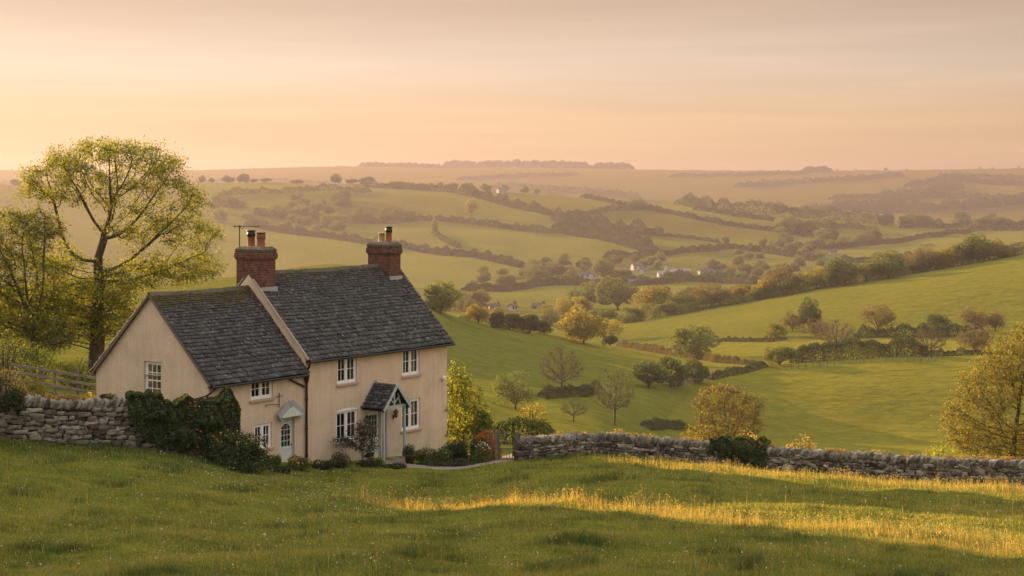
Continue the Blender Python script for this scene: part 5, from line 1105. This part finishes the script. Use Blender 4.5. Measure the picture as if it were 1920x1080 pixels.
STRAW = leafmat('straw_grass', (0.15, 0.115, 0.034), (0.31, 0.240, 0.070), (0.48, 0.38, 0.13), .5, (1.45, 1.2, .55))
rg = np.random.default_rng(1000); n = 560000
u = rg.uniform(-160, 2080, n); Y = 1/rg.uniform(1/86, 1/34.5, n); ym = np.interp(u, UU, cy[:, 2]) + .4
k = (Y < ym); u, Y = u[k], Y[k]; x = (u-960)/F*Y
pd_ = np.full(len(u), 9.0)
for q in range(0, 60, 3): pd_ = np.minimum(pd_, np.hypot(x-px_[q, 0], Y-px_[q, 1]))
k = pd_ > .62; u, Y, x = u[k], Y[k], x[k]; n = len(u)
cl_ = waves(x, Y*.75, 2.6, 41) + .7*waves(x, Y, .9, 42); tuft = np.clip((cl_-1.15)*1.1, 0, 1)
ym = np.interp(u, UU, cy[:, 2]); lush_shade = np.clip(1.15-(ym-Y)/np.where(u < 480, 4.2, 1.6), 0, 1)*np.where(u < 560, 1, .8)*(.75 + .25*waves(x, Y, 2.0, 45))   # longer grass under the walls, tinted darker to stand for shade there
lush_shade = np.clip(lush_shade, 0, 1)*np.where((u > 560) & (u < 965), 0, 1)
hh = (.085 + .05*np.clip(cl_, -1, 1.5)*.5 + .13*tuft + .13*lush_shade)*rg.uniform(.6, 1.4, n); wd = .011*(Y/38)*rg.uniform(.7, 1.4, n)
tn = np.clip(.50 + .13*waves(x, Y, 5.0, 43) + .10*waves(x, Y, 1.4, 44) - .5*tuft - .40*lush_shade + rg.normal(0, .24, n) + .05*(rg.random(n) < .1)*4, 0, 1)
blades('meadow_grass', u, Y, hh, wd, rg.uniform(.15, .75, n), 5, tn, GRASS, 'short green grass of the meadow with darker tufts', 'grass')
def sun_streak(pts, width, n, seed):  # straw stems massed along the sun streaks, their gold standing for the light
    r = np.random.default_rng(seed); t = r.uniform(0, 1, n); u = np.interp(t, [p[0] for p in pts], [p[1] for p in pts]); Y = np.interp(t, [p[0] for p in pts], [p[2] for p in pts]); return u + r.normal(0, 40, n), Y + r.normal(0, width, n)*np.interp(t, [0, .2, 1], [.5, 1, 1])
u1, Y1 = sun_streak([(0, 640, 63.0), (.3, 1000, 56.5), (.6, 1350, 50.5), (1, 1980, 42.0)], 1.15, 3600, 1); u4, Y4 = sun_streak([(0, 700, 61.6), (.3, 1000, 56.3), (.6, 1350, 50.3), (1, 1980, 41.8)], .85, 9000, 3); u2, Y2 = sun_streak([(0, 1150, 78.0), (.4, 1450, 73.5), (1, 1980, 66.5)], 1.0, 2800, 2); u3, Y3 = rg.uniform(-60, 1980, 2600), 1/rg.uniform(1/72, 1/36, 2600)
u, Y = np.concatenate([u1, u2, u3, u4]), np.concatenate([Y1, Y2, Y3, Y4]); sh4 = np.concatenate([np.ones(len(u1)+len(u2)+len(u3)), np.full(len(u4), .55)]); k = Y < np.interp(u, UU, cy[:, 2])-.3; u, Y, sh4 = u[k], Y[k], sh4[k]; n = len(u)
hh = sh4*(.14 + .34*rg.random(n)**2.2)*np.clip(1 + .3*waves(u*.03, Y, 2, 7), .5, 1.5); blades('sun_streak_grass', u, Y, hh, .011*(Y/45), rg.uniform(.05, .3, n), 6, np.clip(rg.normal(.5, .2, n), 0, 1), STRAW, 'tall straw coloured grass stems in bands that paint in the sun streaks on the meadow', 'grass')
m = (rg.random(n) < .6) & (sh4 > .9); x = (u[m]-960)/F*Y[m]; Ph = np.stack([x, Y[m], gz(x, Y[m])+hh[m]], -1); Ph = np.repeat(Ph, 3, 0) + rg.normal(0, .022, (m.sum()*3, 3))*np.array([1, 1, 1.8])
o = link('seed_heads', leaf_mesh('seed_heads', Ph, .05, 3, None, aspect=.4), None, STRAW); tag(o, 'straw coloured seed heads above the tall grass', 'seed heads', kind='stuff')
n = 760; u = np.concatenate([rg.uniform(-20, 1940, 420), rg.normal(560, 170, 340)]); Y = np.concatenate([1/rg.uniform(1/74, 1/37, 420), rg.normal(64, 5, 340)]); k = Y < np.interp(u, UU, cy[:, 2])-.8; u, Y = u[k], Y[k]; x = (u-960)/F*Y; n = len(x)
P = np.repeat(np.stack([x, Y, gz(x, Y)+rg.uniform(.12, .26, n)], -1), 3, 0); P += rg.normal(0, .012, P.shape)
o = link('wildflowers', leaf_mesh('wildflowers', P, .028, 4, None, aspect=1.0), None, CREAM); tag(o, 'small pale wildflowers scattered over the meadow', 'wildflowers', kind='stuff')

# ------------------------------------------------------------------ trees of the near valley: (kind, column, foot row, width, height in photo pixels, material, label, distance)
VT = [
 ('oak', 826, 605, 70, 62, LEAF_OLIVE, 'round tree peeping over the cottage roof end', None),
 ('oak', 897, 606, 46, 36, LEAF_GOLD, 'small golden tree just right of the roof end, below the white gabled house', None),
 ('bush', 935, 616, 36, 33, LEAF_DARK, 'dark brown bush, leftmost of the row along the ridge crest', None),
 ('bush', 962, 620, 44, 34, LEAF_DARK, 'dark bush in the middle of the row along the ridge crest', None),
 ('bush', 993, 626, 44, 38, LEAF_DARK, 'broad dark bush left of the golden oak on the crest', None),
 ('bush', 1020, 628, 36, 30, LEAF_DARK, 'dark bush touching the golden oak on the crest', None),
 ('oak', 1094, 645, 90, 68, LEAF_GOLD, 'broad golden oak standing on the crest of the near ridge', None),
 ('thin', 1148, 640, 42, 44, LEAF_GOLD, 'thin gold tree right behind the golden oak', None),
 ('bush', 1144, 650, 32, 24, LEAF_DARK, 'dark bush at the right foot of the golden oak', None),
 ('oak', 1031, 612, 40, 34, LEAF_OLIVE, 'small olive tree behind the golden oak on its left', None),
 ('oak', 1058, 600, 40, 34, LEAF_GOLD, 'gold tree behind the golden oak crown', None),
 ('oak', 1100, 580, 72, 46, LEAF_OLIVE, 'wide hazy tree, left of the big pair above the golden oak', None),
 ('oak', 1158, 582, 76, 58, LEAF_OLIVE, 'tall hazy tree, right of the big pair above the golden oak', None),
 ('bush', 1184, 604, 52, 30, LEAF_OLIVE, 'low round tree at the foot of the right hill', None),
 ('oak', 1228, 592, 70, 52, LEAF_GOLD, 'big golden tree first along the right hill skyline', None),
 ('oak', 1281, 582, 50, 34, LEAF_OLIVE, 'olive tree second along the right hill skyline', None),
 ('thin', 1334, 576, 70, 42, LEAF_BROWN, 'wide brown tree low on the right hill skyline', None),
 ('bush', 1389, 565, 40, 27, LEAF_GOLD, 'round gold bush on the right hill skyline', None),
 ('bush', 1424, 562, 32, 22, LEAF_OLIVE, 'small round olive bush on the right hill skyline', None),
 ('thin', 1470, 553, 78, 52, LEAF_BROWN, 'tall brown tree on the right hill skyline', None),
 ('oak', 1432, 560, 30, 34, LEAF_GOLD, 'gold tree tucked beside the tall brown skyline tree', None),
 ('oak', 1532, 541, 46, 36, LEAF_GOLD, 'golden tree between brown and green skyline trees', None),
 ('oak', 1584, 537, 68, 50, LEAF_GREEN, 'dark green domed oak on the right hill skyline', None),
 ('thin', 1625, 530, 34, 34, LEAF_BROWN, 'brown tree between the two green skyline oaks', None),
 ('oak', 1667, 523, 76, 46, LEAF_GREEN, 'second green oak up the right hill skyline', None),
 ('thin', 1711, 513, 48, 40, LEAF_BROWN, 'brown tree right of the second green oak', None),
 ('thin', 1740, 508, 52, 45, LEAF_BROWN, 'rust brown round tree high on the right skyline', None),
 ('oak', 1767, 504, 42, 38, LEAF_GOLD, 'gold tree high on the right skyline', None),
 ('oak', 1804, 497, 44, 38, LEAF_OLIVE, 'olive tree before the tallest right skyline tree', None),
 ('oak', 1836, 492, 58, 50, LEAF_OLIVE, 'tallest olive tree near the right skyline end', None),
 ('bush', 1846, 490, 40, 30, LEAF_GOLD, 'gold bush below the tallest right skyline tree', None),
 ('bush', 1880, 483, 46, 22, LEAF_OLIVE, 'low scrub at the right end of the skyline', None),
 ('bush', 1454, 634, 42, 30, LEAF_LIME, 'small bright green dome at the foot of the right hill', None),
 ('oak', 1517, 622, 46, 62, LEAF_GREEN, 'pointed dark green tree on the right hill foot', None),
 ('thin', 1486, 622, 46, 42, LEAF_BROWN, 'brown scrub left of the pointed green tree', None),
 ('thin', 1530, 632, 56, 34, LEAF_BROWN, 'low reddish scrub below the pointed green tree', None),
 ('thin', 1646, 624, 66, 57, LEAF_BROWN, 'brown round tree alone on the right hill slope', None),
 ('bush', 1757, 628, 56, 42, LEAF_GREEN, 'dark green dome on the right hill slope', None),
 ('thin', 1830, 622, 64, 50, LEAF_BROWN, 'dark brown tree at the right of the hill slope', None),
 ('thin', 1866, 622, 44, 42, LEAF_BROWN, 'brown tree nearest the right edge on the slope', None),
 ('bare', 1568, 658, 84, 58, LEAF_BROWN, 'brown open tree rising from the dark hedge', None),
 ('bare', 1746, 670, 60, 56, LEAF_BROWN, 'pale bare tree above the lit field', None),
 ('thin', 1828, 664, 70, 58, LEAF_BROWN, 'round brown tree left of the right edge tree', None),
 ('bush', 1462, 686, 66, 42, LEAF_OLIVE, 'domed olive bush at the left end of the dark hedge', None),
 ('oak', 1300, 674, 92, 66, LEAF_OLIVE, 'broad green oak alone at the foot of the ridge', None),
 ('bush', 1216, 728, 68, 58, LEAF_GREEN, 'dark green dense tree, left of the clump of three', None),
 ('bush', 1257, 726, 64, 60, LEAF_GREEN, 'dark green dense tree, middle of the clump of three', None),
 ('bush', 1302, 717, 54, 46, LEAF_GREEN, 'dark green dense tree, right of the clump of three', None),
 ('bare', 1052, 742, 88, 92, LEAF_BROWN, 'bare grey tree against the shaded ridge', None),
 ('thin', 966, 768, 92, 70, LEAF_OLIVE, 'pale green domed tree right of the cottage', None),
 ('bare', 1152, 797, 80, 106, LEAF_OLIVE, 'tall thin tree with green haze of buds in the middle field', None),
 ('bare', 1076, 792, 56, 46, LEAF_OLIVE, 'faint twiggy sapling behind the curved wall', None),
]
for kind, px, by, w, hh, mt, lab, Yd in VT: valley_tree(kind, px, by, w*(1.18 if by < 600 else 1.08), hh*(1.15 if by < 600 else 1.05), mt, lab, 'bush' if kind == 'bush' else 'tree', 'bush' if kind == 'bush' else 'tree', None, Yd, 180 if by > 700 else (300 if by > 650 else 395))

# ------------------------------------------------------------------ hedges
hedgerow([(1015, 747), (1060, 744), (1125, 735)], 2.2, 2.4, LEAF_DARK, 'dark low hedge beside the bare grey tree', seed=201, leaf=.24, ymin=180, dens=.8)
hedgerow([(1330, 712), (1380, 702), (1435, 688)], 1.6, 2.0, LEAF_DARK, 'low hedge between the clump of three and the lit field', seed=202, leaf=.24, ymin=200, dens=.8)
hedgerow([(1160, 648), (1230, 660), (1300, 672), (1345, 680), (1400, 684), (1432, 686)], 1.7, 2.2, LEAF_BROWN, 'brown hedge along the ridge foot past the broad green oak', seed=203, leaf=.26, ymin=390, rough=.8, dens=.8)
hedgerow([(1485, 690), (1540, 690), (1610, 688), (1680, 684), (1740, 680)], 5.0, 4.2, LEAF_DARK, 'long dark hedge along the top of the lit field', seed=204, leaf=.24, ys=[372, 374, 374, 374, 372], rough=.3, dens=.9)
hedgerow([(1735, 680), (1800, 677), (1860, 674)], 1.7, 2, LEAF_DARK, 'low hedge continuing right from the long dark hedge', seed=205, leaf=.26, ys=[374, 374, 374], dens=.8)
hedgerow([(1345, 641), (1450, 641), (1475, 637)], 1.3, 1.5, LEAF_DARK, 'thin hedge line left below the right hill', seed=206, leaf=.28, ymin=440, dens=.8)
hedgerow([(1600, 634), (1700, 633), (1800, 632), (1850, 630)], 3.4, 3, LEAF_DARK, 'dark hedge under the right hill slope trees', seed=207, leaf=.34, ymin=440, dens=.8)
hedgerow([(1210, 803), (1240, 800), (1290, 804)], 1.4, 2.2, LEAF_DARK, 'low dark scrub in the middle field left of the brown shrub', seed=208, leaf=.2, ymin=150, dens=.6)
hedgerow([(1172, 606), (1230, 596), (1330, 578), (1430, 561), (1530, 543), (1640, 525), (1750, 506), (1850, 489), (1935, 473)], 4.2, 5, LEAF_OLIVE, 'continuous hedge behind the right hill skyline', seed=209, leaf=.42, ymin=560, bumps=.3, dens=.9)
hedgerow([(850, 604), (905, 606), (960, 612)], 3.2, 4, LEAF_OLIVE, 'scrubby hedge behind the near ridge left of the dark bushes', seed=210, leaf=.36, ys=[440, 445, 450], dens=.8)
H = [
 ([(366,343),(450,340),(532,339),(616,346)], 6, 6, LEAF_DARK, 'dark hedge along the left skyline of the far hillside', 0.5),
 ([(-60,346),(40,346),(130,345)], 6, 6, LEAF_DARK, 'dark skyline hedge left of the tall spreading tree', 0.5),
 ([(612,346),(690,350),(780,356),(850,360),(870,366)], 8, 7, LEAF_DARK, 'skyline hedge with trees over the middle of the far hillside', 0.8),
 ([(412,369),(459,364),(558,361),(696,360)], 7, 7, LEAF_DARK, 'hedge under the top field of the far hillside', 0.5),
 ([(462,421),(532,437),(621,447),(688,458),(755,463),(845,480),(891,482),(982,502)], 7, 8, LEAF_DARK, 'long hedge slanting down the far hillside behind the chimneys', 0.6),
 ([(662,418),(793,413),(845,416),(891,421),(982,433),(1060,438),(1138,452),(1217,472)], 6, 7, LEAF_DARK, 'hedge above the large middle field of the far hillside', 0.5),
 ([(813,437),(845,458),(862,466)], 5, 5, LEAF_DARK, 'short hedge running downhill between two far fields', 0.4),
 ([(865,360),(899,372),(935,381),(956,387),(1008,398),(1034,405)], 9, 9, LEAF_DARK, 'overgrown hedge below the hilltop farmhouse', 1.0),
 ([(917,358),(982,356),(1034,357),(1112,365),(1190,373),(1300,388),(1334,394),(1438,400),(1564,412),(1662,422)], 14, 18, LEAF_DARK, 'thick tree belt along the right skyline of the far hillside', 0.35),
 ([(1029,360),(1100,372),(1165,387),(1227,395),(1300,411),(1390,427),(1508,443)], 6, 6, LEAF_DARK, 'hedge running down right below the tree belt', 0.5),
 ([(1060,404),(1112,402),(1190,394),(1227,393)], 6, 7, LEAF_DARK, 'hedge joining two slanting hedges on the far hillside', 0.5),
 ([(1034,413),(1075,413),(1112,421),(1151,434),(1195,440),(1243,442)], 11, 12, LEAF_DARK, 'bushy belt of trees in the centre of the far hillside', 0.9),
 ([(1040,428),(1110,438),(1170,452),(1217,472),(1233,476)], 11, 12, LEAF_DARK, 'lower bushy belt ending above the village', 0.8),
 ([(1300,394),(1400,408),(1480,420),(1560,428),(1640,432)], 6, 7, LEAF_DARK, 'thin hedge beneath the right end of the tree belt', 0.5),
 ([(1243,442),(1300,449),(1350,456)], 4, 5, LEAF_DARK, 'thin hedge right of the bushy belt', 0.4),
 ([(1133,485),(1217,478),(1250,480),(1310,472),(1365,465),(1445,475),(1530,490)], 6, 7, LEAF_DARK, 'hedge curving round the fields above the village', 0.5),
 ([(1455,462),(1585,466),(1680,456),(1766,444),(1826,433),(1930,430)], 6, 6, LEAF_DARK, 'hedge crossing the pale fields at the far right', 0.4),
 ([(1560,494),(1650,490),(1760,482),(1850,474),(1930,462)], 6, 7, LEAF_DARK, 'hedge below the far right fields', 0.5),
 ([(870,546),(990,541),(1100,535),(1180,534)], 6, 7, LEAF_DARK, 'thin hedge across the flat valley field', 0.4),
 ([(1180,536),(1260,531),(1340,528),(1420,534)], 7, 9, LEAF_DARK, 'hedge below the village houses', 0.7),
 ([(1690,428),(1760,428),(1840,426),(1930,424)], 9, 9, LEAF_DARK, 'row of trees closing the valley at the far right', 0.8),
]
for k, (pts, hh, wd, mt, lab, ro) in enumerate(H): hedgerow(pts, hh, wd, mt, lab, seed=300+k, rough=ro, ymin=780 if pts[0][1] > 530 else 1080, dens=.85, leaf=None)
FARH = [
 ([(1255,333),(1380,330),(1494,326),(1560,322)], 9, 'faint hedge high on the far right hills'), ([(1557,375),(1650,372),(1740,366),(1800,352)], 16, 'hazy hedge rising across the far right hills'),
 ([(1640,378),(1760,370),(1850,376),(1930,384)], 14, 'hazy hedge around the far right pale field'), ([(1700,352),(1800,340),(1860,346),(1930,350)], 18, 'hazy wood edge near the far right skyline'),
 ([(1560,392),(1660,400),(1760,396),(1860,388),(1930,376)], 18, 'lowest hazy wood edge of the far right valley'), ([(1760,330),(1850,332),(1925,336)], 10, 'faint hedge just under the far right skyline'),
 ([(860,338),(960,333),(1080,328)], 8, 'faint hedge on the far hill over the middle'), ([(1380,352),(1480,344),(1590,338),(1690,330)], 12, 'faint slanting hedge on the far right hills'), ([(1500,402),(1620,388),(1700,386)], 14, 'hazy scrub line low in the far right valley')]
for k, (pts, hh, lab) in enumerate(FARH): hedgerow(pts, hh, hh*1.6, LEAF_DARK, lab, seed=340+k, rough=.6, ymin=2500, dens=.7)
FY = lambda u: float(np.interp(u, UU, cy[:, 20]))
for k, (a, b, hh, lab) in enumerate(((672, 830, 14, 'dark wood on the far skyline above the chimneys'), (826, 1108, 22, 'long dark wood on the far skyline over the middle'), (1108, 1188, 20, 'small dark wood ending the far skyline plantation'), (1506, 1556, 14, 'tiny clump of trees on the right far skyline'))):
    us = np.linspace(a, b, 8); o = hedgerow([(u, 0) for u in us], hh, 60, LEAF_DARK, lab, 'far_wood', 'wood', 360+k, 4.2, 1.2, rough=.16, ys=[FY(u)-10 for u in us]); tag(o, kind='stuff')
for k, (u, w, hh) in enumerate(((340, 9, 9), (1661, 9, 6), (1570, 6, 4), (1605, 8, 3), (1700, 6, 3), (1838, 5, 4), (1862, 5, 4), (1910, 6, 5), (22, 6, 3), (1185, 8, 6))):
    Y = FY(u)-5; valley_tree('oak', u, 0, w, hh, LEAF_DARK, 'tiny lone tree on the far skyline', 'tree', 'tree', 'lone trees on the far skyline', Y)

# ------------------------------------------------------------------ trees of the far hillside and the village
RT = [(28,346,28,12),(57,345,16,16),(76,346,14,9),(380,341,14,16),(396,341,13,11),(428,341,28,15),(457,340,28,19),(477,341,16,9),(498,341,22,9),(555,342,30,9),(629,347,24,21),(660,349,28,11),(687,350,32,17),(745,355,46,14),(770,356,28,12),(790,357,26,10),
      (806,358,20,11),(823,359,18,10),(846,361,30,15),(911,358,26,16),(948,357,20,16),(983,357,20,16),(1007,358,16,14),(1457,402,34,22),(1482,404,46,14)]
for k, (x, y, w, hh) in enumerate(RT):
    lone = (x, y) == (629, 347); big = x == 1457
    valley_tree('oak', x, 0, w, hh, LEAF_DARK if x < 800 else LEAF_OLIVE, 'taller lone tree on the skyline between the two chimneys' if lone else ('domed olive tree standing above the thick tree belt' if big else 'small round tree along the skyline hedge of the far hillside'), 'tree', 'tree', None if (lone or big) else 'trees along the skyline of the far hillside', 2085 if x < 1100 else float(np.interp(x, UU, cy[:, 17]))-20)
valley_tree('oak', 877, 369, 34, 29, LEAF_OLIVE, 'large round tree left of the hilltop farmhouse', 'tree', 'tree', None, None, 1200)
valley_tree('oak', 884, 404, 30, 34, LEAF_GOLD, 'golden tree high on the far hillside', 'tree', 'tree', None, None, 1200)
valley_tree('oak', 1196, 392, 42, 20, LEAF_OLIVE, 'wide tree at the hedge corner under the tree belt', 'tree', 'tree', None, None, 1200)
valley_tree('oak', 815, 444, 14, 40, LEAF_OLIVE, 'narrow pale tree at the head of the short hedge', 'tree', 'tree', None, None, 1200)
valley_tree('oak', 1134, 527, 46, 46, LEAF_OLIVE, 'large round tree beside the village white cottages', 'tree', 'tree', None, None, 900)
valley_tree('oak', 1001, 517, 34, 32, LEAF_OLIVE, 'pale tall tree at the left of the village woods', 'tree', 'tree', None, None, 900)
def scatter(box, n, wr, hr, mats, label, group, seed, ymin=900, kind=('oak', 'bush')):
    r = random.Random(seed); x0, x1, y0, y1 = box
    pts = sorted([(r.uniform(x0, x1), r.uniform(y0, y1)) for _ in range(n)], key=lambda p: p[1])
    for x, y in pts:
        w = r.uniform(*wr); valley_tree(r.choice(kind), x, y, w, w*r.uniform(*hr), r.choice(mats), label, 'tree', 'tree', group, None, ymin, seed=r.randrange(999))
OL = [LEAF_OLIVE, LEAF_OLIVE, LEAF_GREEN]; MX = [LEAF_OLIVE, LEAF_GOLD, LEAF_BROWN]
scatter((548, 655, 376, 410), 15, (20, 34), (.7, .9), OL, 'hazy tree in the upper wood behind the chimneys', 'trees of the upper wood', 1)
scatter((478, 640, 404, 434), 17, (20, 34), (.6, .85), OL, 'hazy tree in the lower wood behind the left chimney', 'trees of the lower wood', 2)
scatter((640, 770, 404, 420), 9, (18, 30), (.6, .8), OL, 'hazy tree along the wood edge left of the right chimney', 'trees along the wood edge', 3)
scatter((395, 470, 380, 420), 8, (22, 36), (.6, .9), OL, 'hazy tree beside the tall spreading tree', 'hazy trees left of the lower wood', 4)
scatter((905, 1080, 516, 536), 20, (22, 40), (.65, .9), OL, 'hazy tree of the wood left of the village', 'trees of the wood left of the village', 5, 850)
scatter((1000, 1120, 494, 512), 11, (16, 30), (.7, 1), [LEAF_DARK, LEAF_OLIVE], 'dark tree above the white village cottages', 'trees above the white cottages', 6, 1000)
scatter((1140, 1290, 492, 506), 10, (14, 26), (.7, 1), OL, 'tree behind the village houses', 'trees behind the village', 7, 1000)
scatter((1150, 1420, 518, 532), 17, (14, 30), (.6, .9), OL, 'tree before the village houses', 'trees before the village', 8, 850)
scatter((1330, 1560, 500, 520), 17, (18, 34), (.6, .9), OL, 'hazy tree right of the village', 'trees right of the village', 9, 1000)
scatter((1360, 1540, 452, 488), 18, (18, 34), (.6, .9), OL, 'hazy tree around the upper hamlet', 'trees around the upper hamlet', 10, 1000)
scatter((1455, 1560, 420, 448), 11, (26, 46), (.6, .8), OL, 'hazy tree of the wood under the tree belt', 'trees of the wood under the belt', 11, 1000)
scatter((1540, 1680, 436, 470), 10, (22, 38), (.6, .85), OL, 'hazy tree in the gap right of the tree belt', 'trees in the gap right of the belt', 12, 1000)
scatter((1660, 1925, 420, 428), 12, (22, 44), (.5, .8), OL, 'hazy tree closing the valley on the right', 'trees closing the valley on the right', 13, 1000)
scatter((845, 910, 560, 592), 8, (34, 56), (.6, .85), [LEAF_BROWN, LEAF_OLIVE], 'hazy brown tree just over the roof end', 'hazy trees over the roof end', 14, 560)
scatter((1000, 1090, 586, 606), 8, (22, 36), (.7, .9), MX, 'small mixed tree behind the near ridge crest', 'trees behind the near ridge crest', 15, 480)
scatter((1180, 1330, 556, 572), 7, (24, 44), (.6, .9), [LEAF_OLIVE, LEAF_BROWN], 'hazy tree in the valley behind the right hill', 'valley trees behind the right hill', 16, 700)
scatter((1340, 1800, 500, 530), 14, (24, 44), (.6, .9), OL, 'hazy tree behind the right hill skyline', 'hazy trees behind the right hill', 17, 760)

rb = random.Random(55)
for k in range(30):                                       # the belt of trees along the right hill skyline
    u = 1182 + k*24.5 + rb.uniform(-7, 7); yb = float(np.interp(u, [1170, 1300, 1500, 1700, 1920], [606, 582, 547, 512, 476])) + rb.uniform(-3, 2); w = rb.uniform(30, 48)
    valley_tree(rb.choice(['oak', 'oak', 'thin']), u, yb, w, w*rb.uniform(.62, .88), rb.choice([LEAF_OLIVE, LEAF_OLIVE, LEAF_BROWN, LEAF_GOLD, LEAF_GREEN]), 'mixed tree filling the belt along the right hill skyline', 'tree', 'tree', 'belt trees along the right hill skyline', None, 560, seed=rb.randrange(999))
scatter((860, 1010, 596, 612), 8, (30, 48), (.6, .8), [LEAF_OLIVE, LEAF_BROWN, LEAF_GOLD], 'mixed tree behind the dark bushes on the ridge', 'trees behind the dark ridge bushes', 18, 470)
scatter((1040, 1185, 590, 612), 9, (34, 52), (.65, .9), [LEAF_OLIVE, LEAF_GOLD, LEAF_OLIVE], 'olive tree massed behind the golden oak', 'trees massed behind the golden oak', 19, 500)

# ------------------------------------------------------------------ village houses
HW = plain('limewash', (0.46, 0.43, 0.39), .8); HT = plain('cob_wall', (0.42, 0.32, 0.23), .8); HR = plain('far_slate', (0.10, 0.085, 0.08), .8); HB = plain('barn_roof', (0.26, 0.25, 0.25), .6)
def house(px, by, wpx, epx, turn, wm, rm, label, name='house', cat='house', ymin=620, group=None):
    Y = hit(px, by, ymin); p = on_ground(px, Y); k = Y/F; W, E = wpx*k, epx*k; Dh = min(W*.6, 9); e = empty(name, p, turn); tag(e, label, cat, group); rs = Dh*.42
    a = MB(); a.add([(-W/2,-Dh/2,-3),(W/2,-Dh/2,-3),(W/2,Dh/2,-3),(-W/2,Dh/2,-3),(-W/2,-Dh/2,E),(W/2,-Dh/2,E),(W/2,Dh/2,E),(-W/2,Dh/2,E),(-W/2,0,E+rs),(W/2,0,E+rs)], [(0,1,5,4),(2,3,7,6),(1,2,6,9,5),(3,0,4,8,7)]); a.build('wall', wm, e)
    a = MB(); o = .35
    for s in (-1, 1): a.prism([(-W/2-o, s*(Dh/2+o), E-o*.8), (-W/2-o, 0, E+rs+.05), (-W/2-o, 0, E+rs+.3), (-W/2-o, s*(Dh/2+o), E-o*.8+.25)], (W+2*o, 0, 0))
    rf = a.build('roof', rm, e)
    if cat == 'house':
        a = MB(); a.box(W/2-1.1, W/2-.2, -.45, .45, E+rs-.6, E+rs+1.2); a.build('chimney', M_BRICK, rf)
        for q in (-.28, .22):
            a = MB(); a.box(W*q-.55, W*q+.55, -Dh/2-.05, -Dh/2+.02, E*.35, E*.35+1.3); a.build('window', M_DARK, e)
    return e
house(962, 582, 16, 8, .9, HW, HR, 'white gabled house right of the cottage roof end', ymin=560)
house(927, 580, 20, 5, .3, HT, HR, 'low brown roofed house left of the white gabled house', ymin=560)
house(1010, 580, 24, 5, -.2, HT, HR, 'brown roofed farmstead right of the white gabled house', ymin=560)
house(1113, 523, 18, 7, .9, HW, HR, 'white cottage with gable facing left of the village')
house(1097, 521, 18, 6, .1, HW, HR, 'white cottage joined behind the left gabled one')
house(1042, 505, 14, 4, .1, HW, HR, 'tiny white cottage among the trees above the left cottages')
house(1194, 506, 20, 8, .4, HW, HR, 'white house at the left of the village centre'); house(1208, 503, 16, 6, -.1, HW, HR, 'white house behind the village centre'); house(1206, 513, 16, 6, 1.0, HW, HR, 'white house stepping down in the village centre')
house(1251, 508, 14, 9, 1.1, HW, HR, 'tall white gabled house above the grey barn'); house(1243, 519, 20, 5, .2, HW, HB, 'low white outbuilding left of the grey barn')
house(1275, 519, 36, 5, .1, HT, HB, 'long grey roofed barn in the village', 'barn', 'barn')
house(1316, 515, 14, 7, .5, HW, HR, 'white house right of the barn'); house(1330, 514, 16, 6, -.2, HW, HR, 'second white house right of the barn'); house(1356, 516, 20, 5, .1, HW, HR, 'white house at the right end of the village')
house(1192, 534, 28, 3.5, .15, HT, HR, 'low farm building in the field under the village', 'barn', 'barn', 800)
house(941, 362, 18, 6, .5, HT, HR, 'pale farmhouse on the hilltop of the far hillside', ymin=1200)
house(1462, 462, 14, 5, .9, HW, HR, 'white house of the upper hamlet'); house(1516, 484, 22, 4, .1, HT, HR, 'long low house of the upper hamlet'); house(1562, 476, 14, 4, .2, HW, HR, 'pale house right of the upper hamlet')
# pale rail fence by the clump of three, wire fence posts under the long dark hedge
fa, fb = on_ground(1262, hit(1262, 729, 200)), on_ground(1334, hit(1334, 712, 200)); fn = empty('rail_fence', fa); tag(fn, 'pale distant rail fence along the clump of three dark trees', 'fence'); dd = fb-fa
for k in range(9):
    q = dd*(k/8); zz = float(gz(fa.x+q.x, fa.y+q.y))-fa.z; b_ = MB(); b_.box(q.x-.09, q.x+.09, q.y-.09, q.y+.09, zz-.3, zz+1.25); b_.build('fence_post', WOODR, fn)
for z in (1.1, .65):
    b_ = MB(); pts_ = []
    for k in range(9): q = dd*(k/8); pts_.append(Vector((q.x, q.y-.12, float(gz(fa.x+q.x, fa.y+q.y))-fa.z+z)))
    for a_, c_ in zip(pts_[:-1], pts_[1:]): b_.bar(a_, c_, .06, .14)
    b_.build('fence_rail', WOODR, fn)
for k in range(22):
    u = 1470 + k*13.5; p = on_ground(u, 362.0); b_ = MB(); b_.box(-.07, .07, -.07, .07, -.3, 1.3); o = b_.build('fence_post', WOOD); o.location = p; tag(o, 'slim fence post under the long dark hedge', 'fence post', 'fence posts under the long dark hedge')



# ------------------------------------------------------------------ haze: the warm evening air
hz = MB(); hz.box(-4200, 4200, -60, 6560, CZ - 90, CZ + 52)
m, n, l = newmat('air')
pv = N(n, 'ShaderNodeVolumePrincipled', {'Density': 0.00018, 'Anisotropy': 0.45}); pv.inputs['Color'].default_value = (0.40, 0.325, 0.35, 1)
o = N(n, 'ShaderNodeOutputMaterial'); l.new(pv.outputs[0], o.inputs['Volume'])
haze = hz.build('haze', m); tag(haze, 'warm evening haze filling the valley', 'haze', kind='stuff')
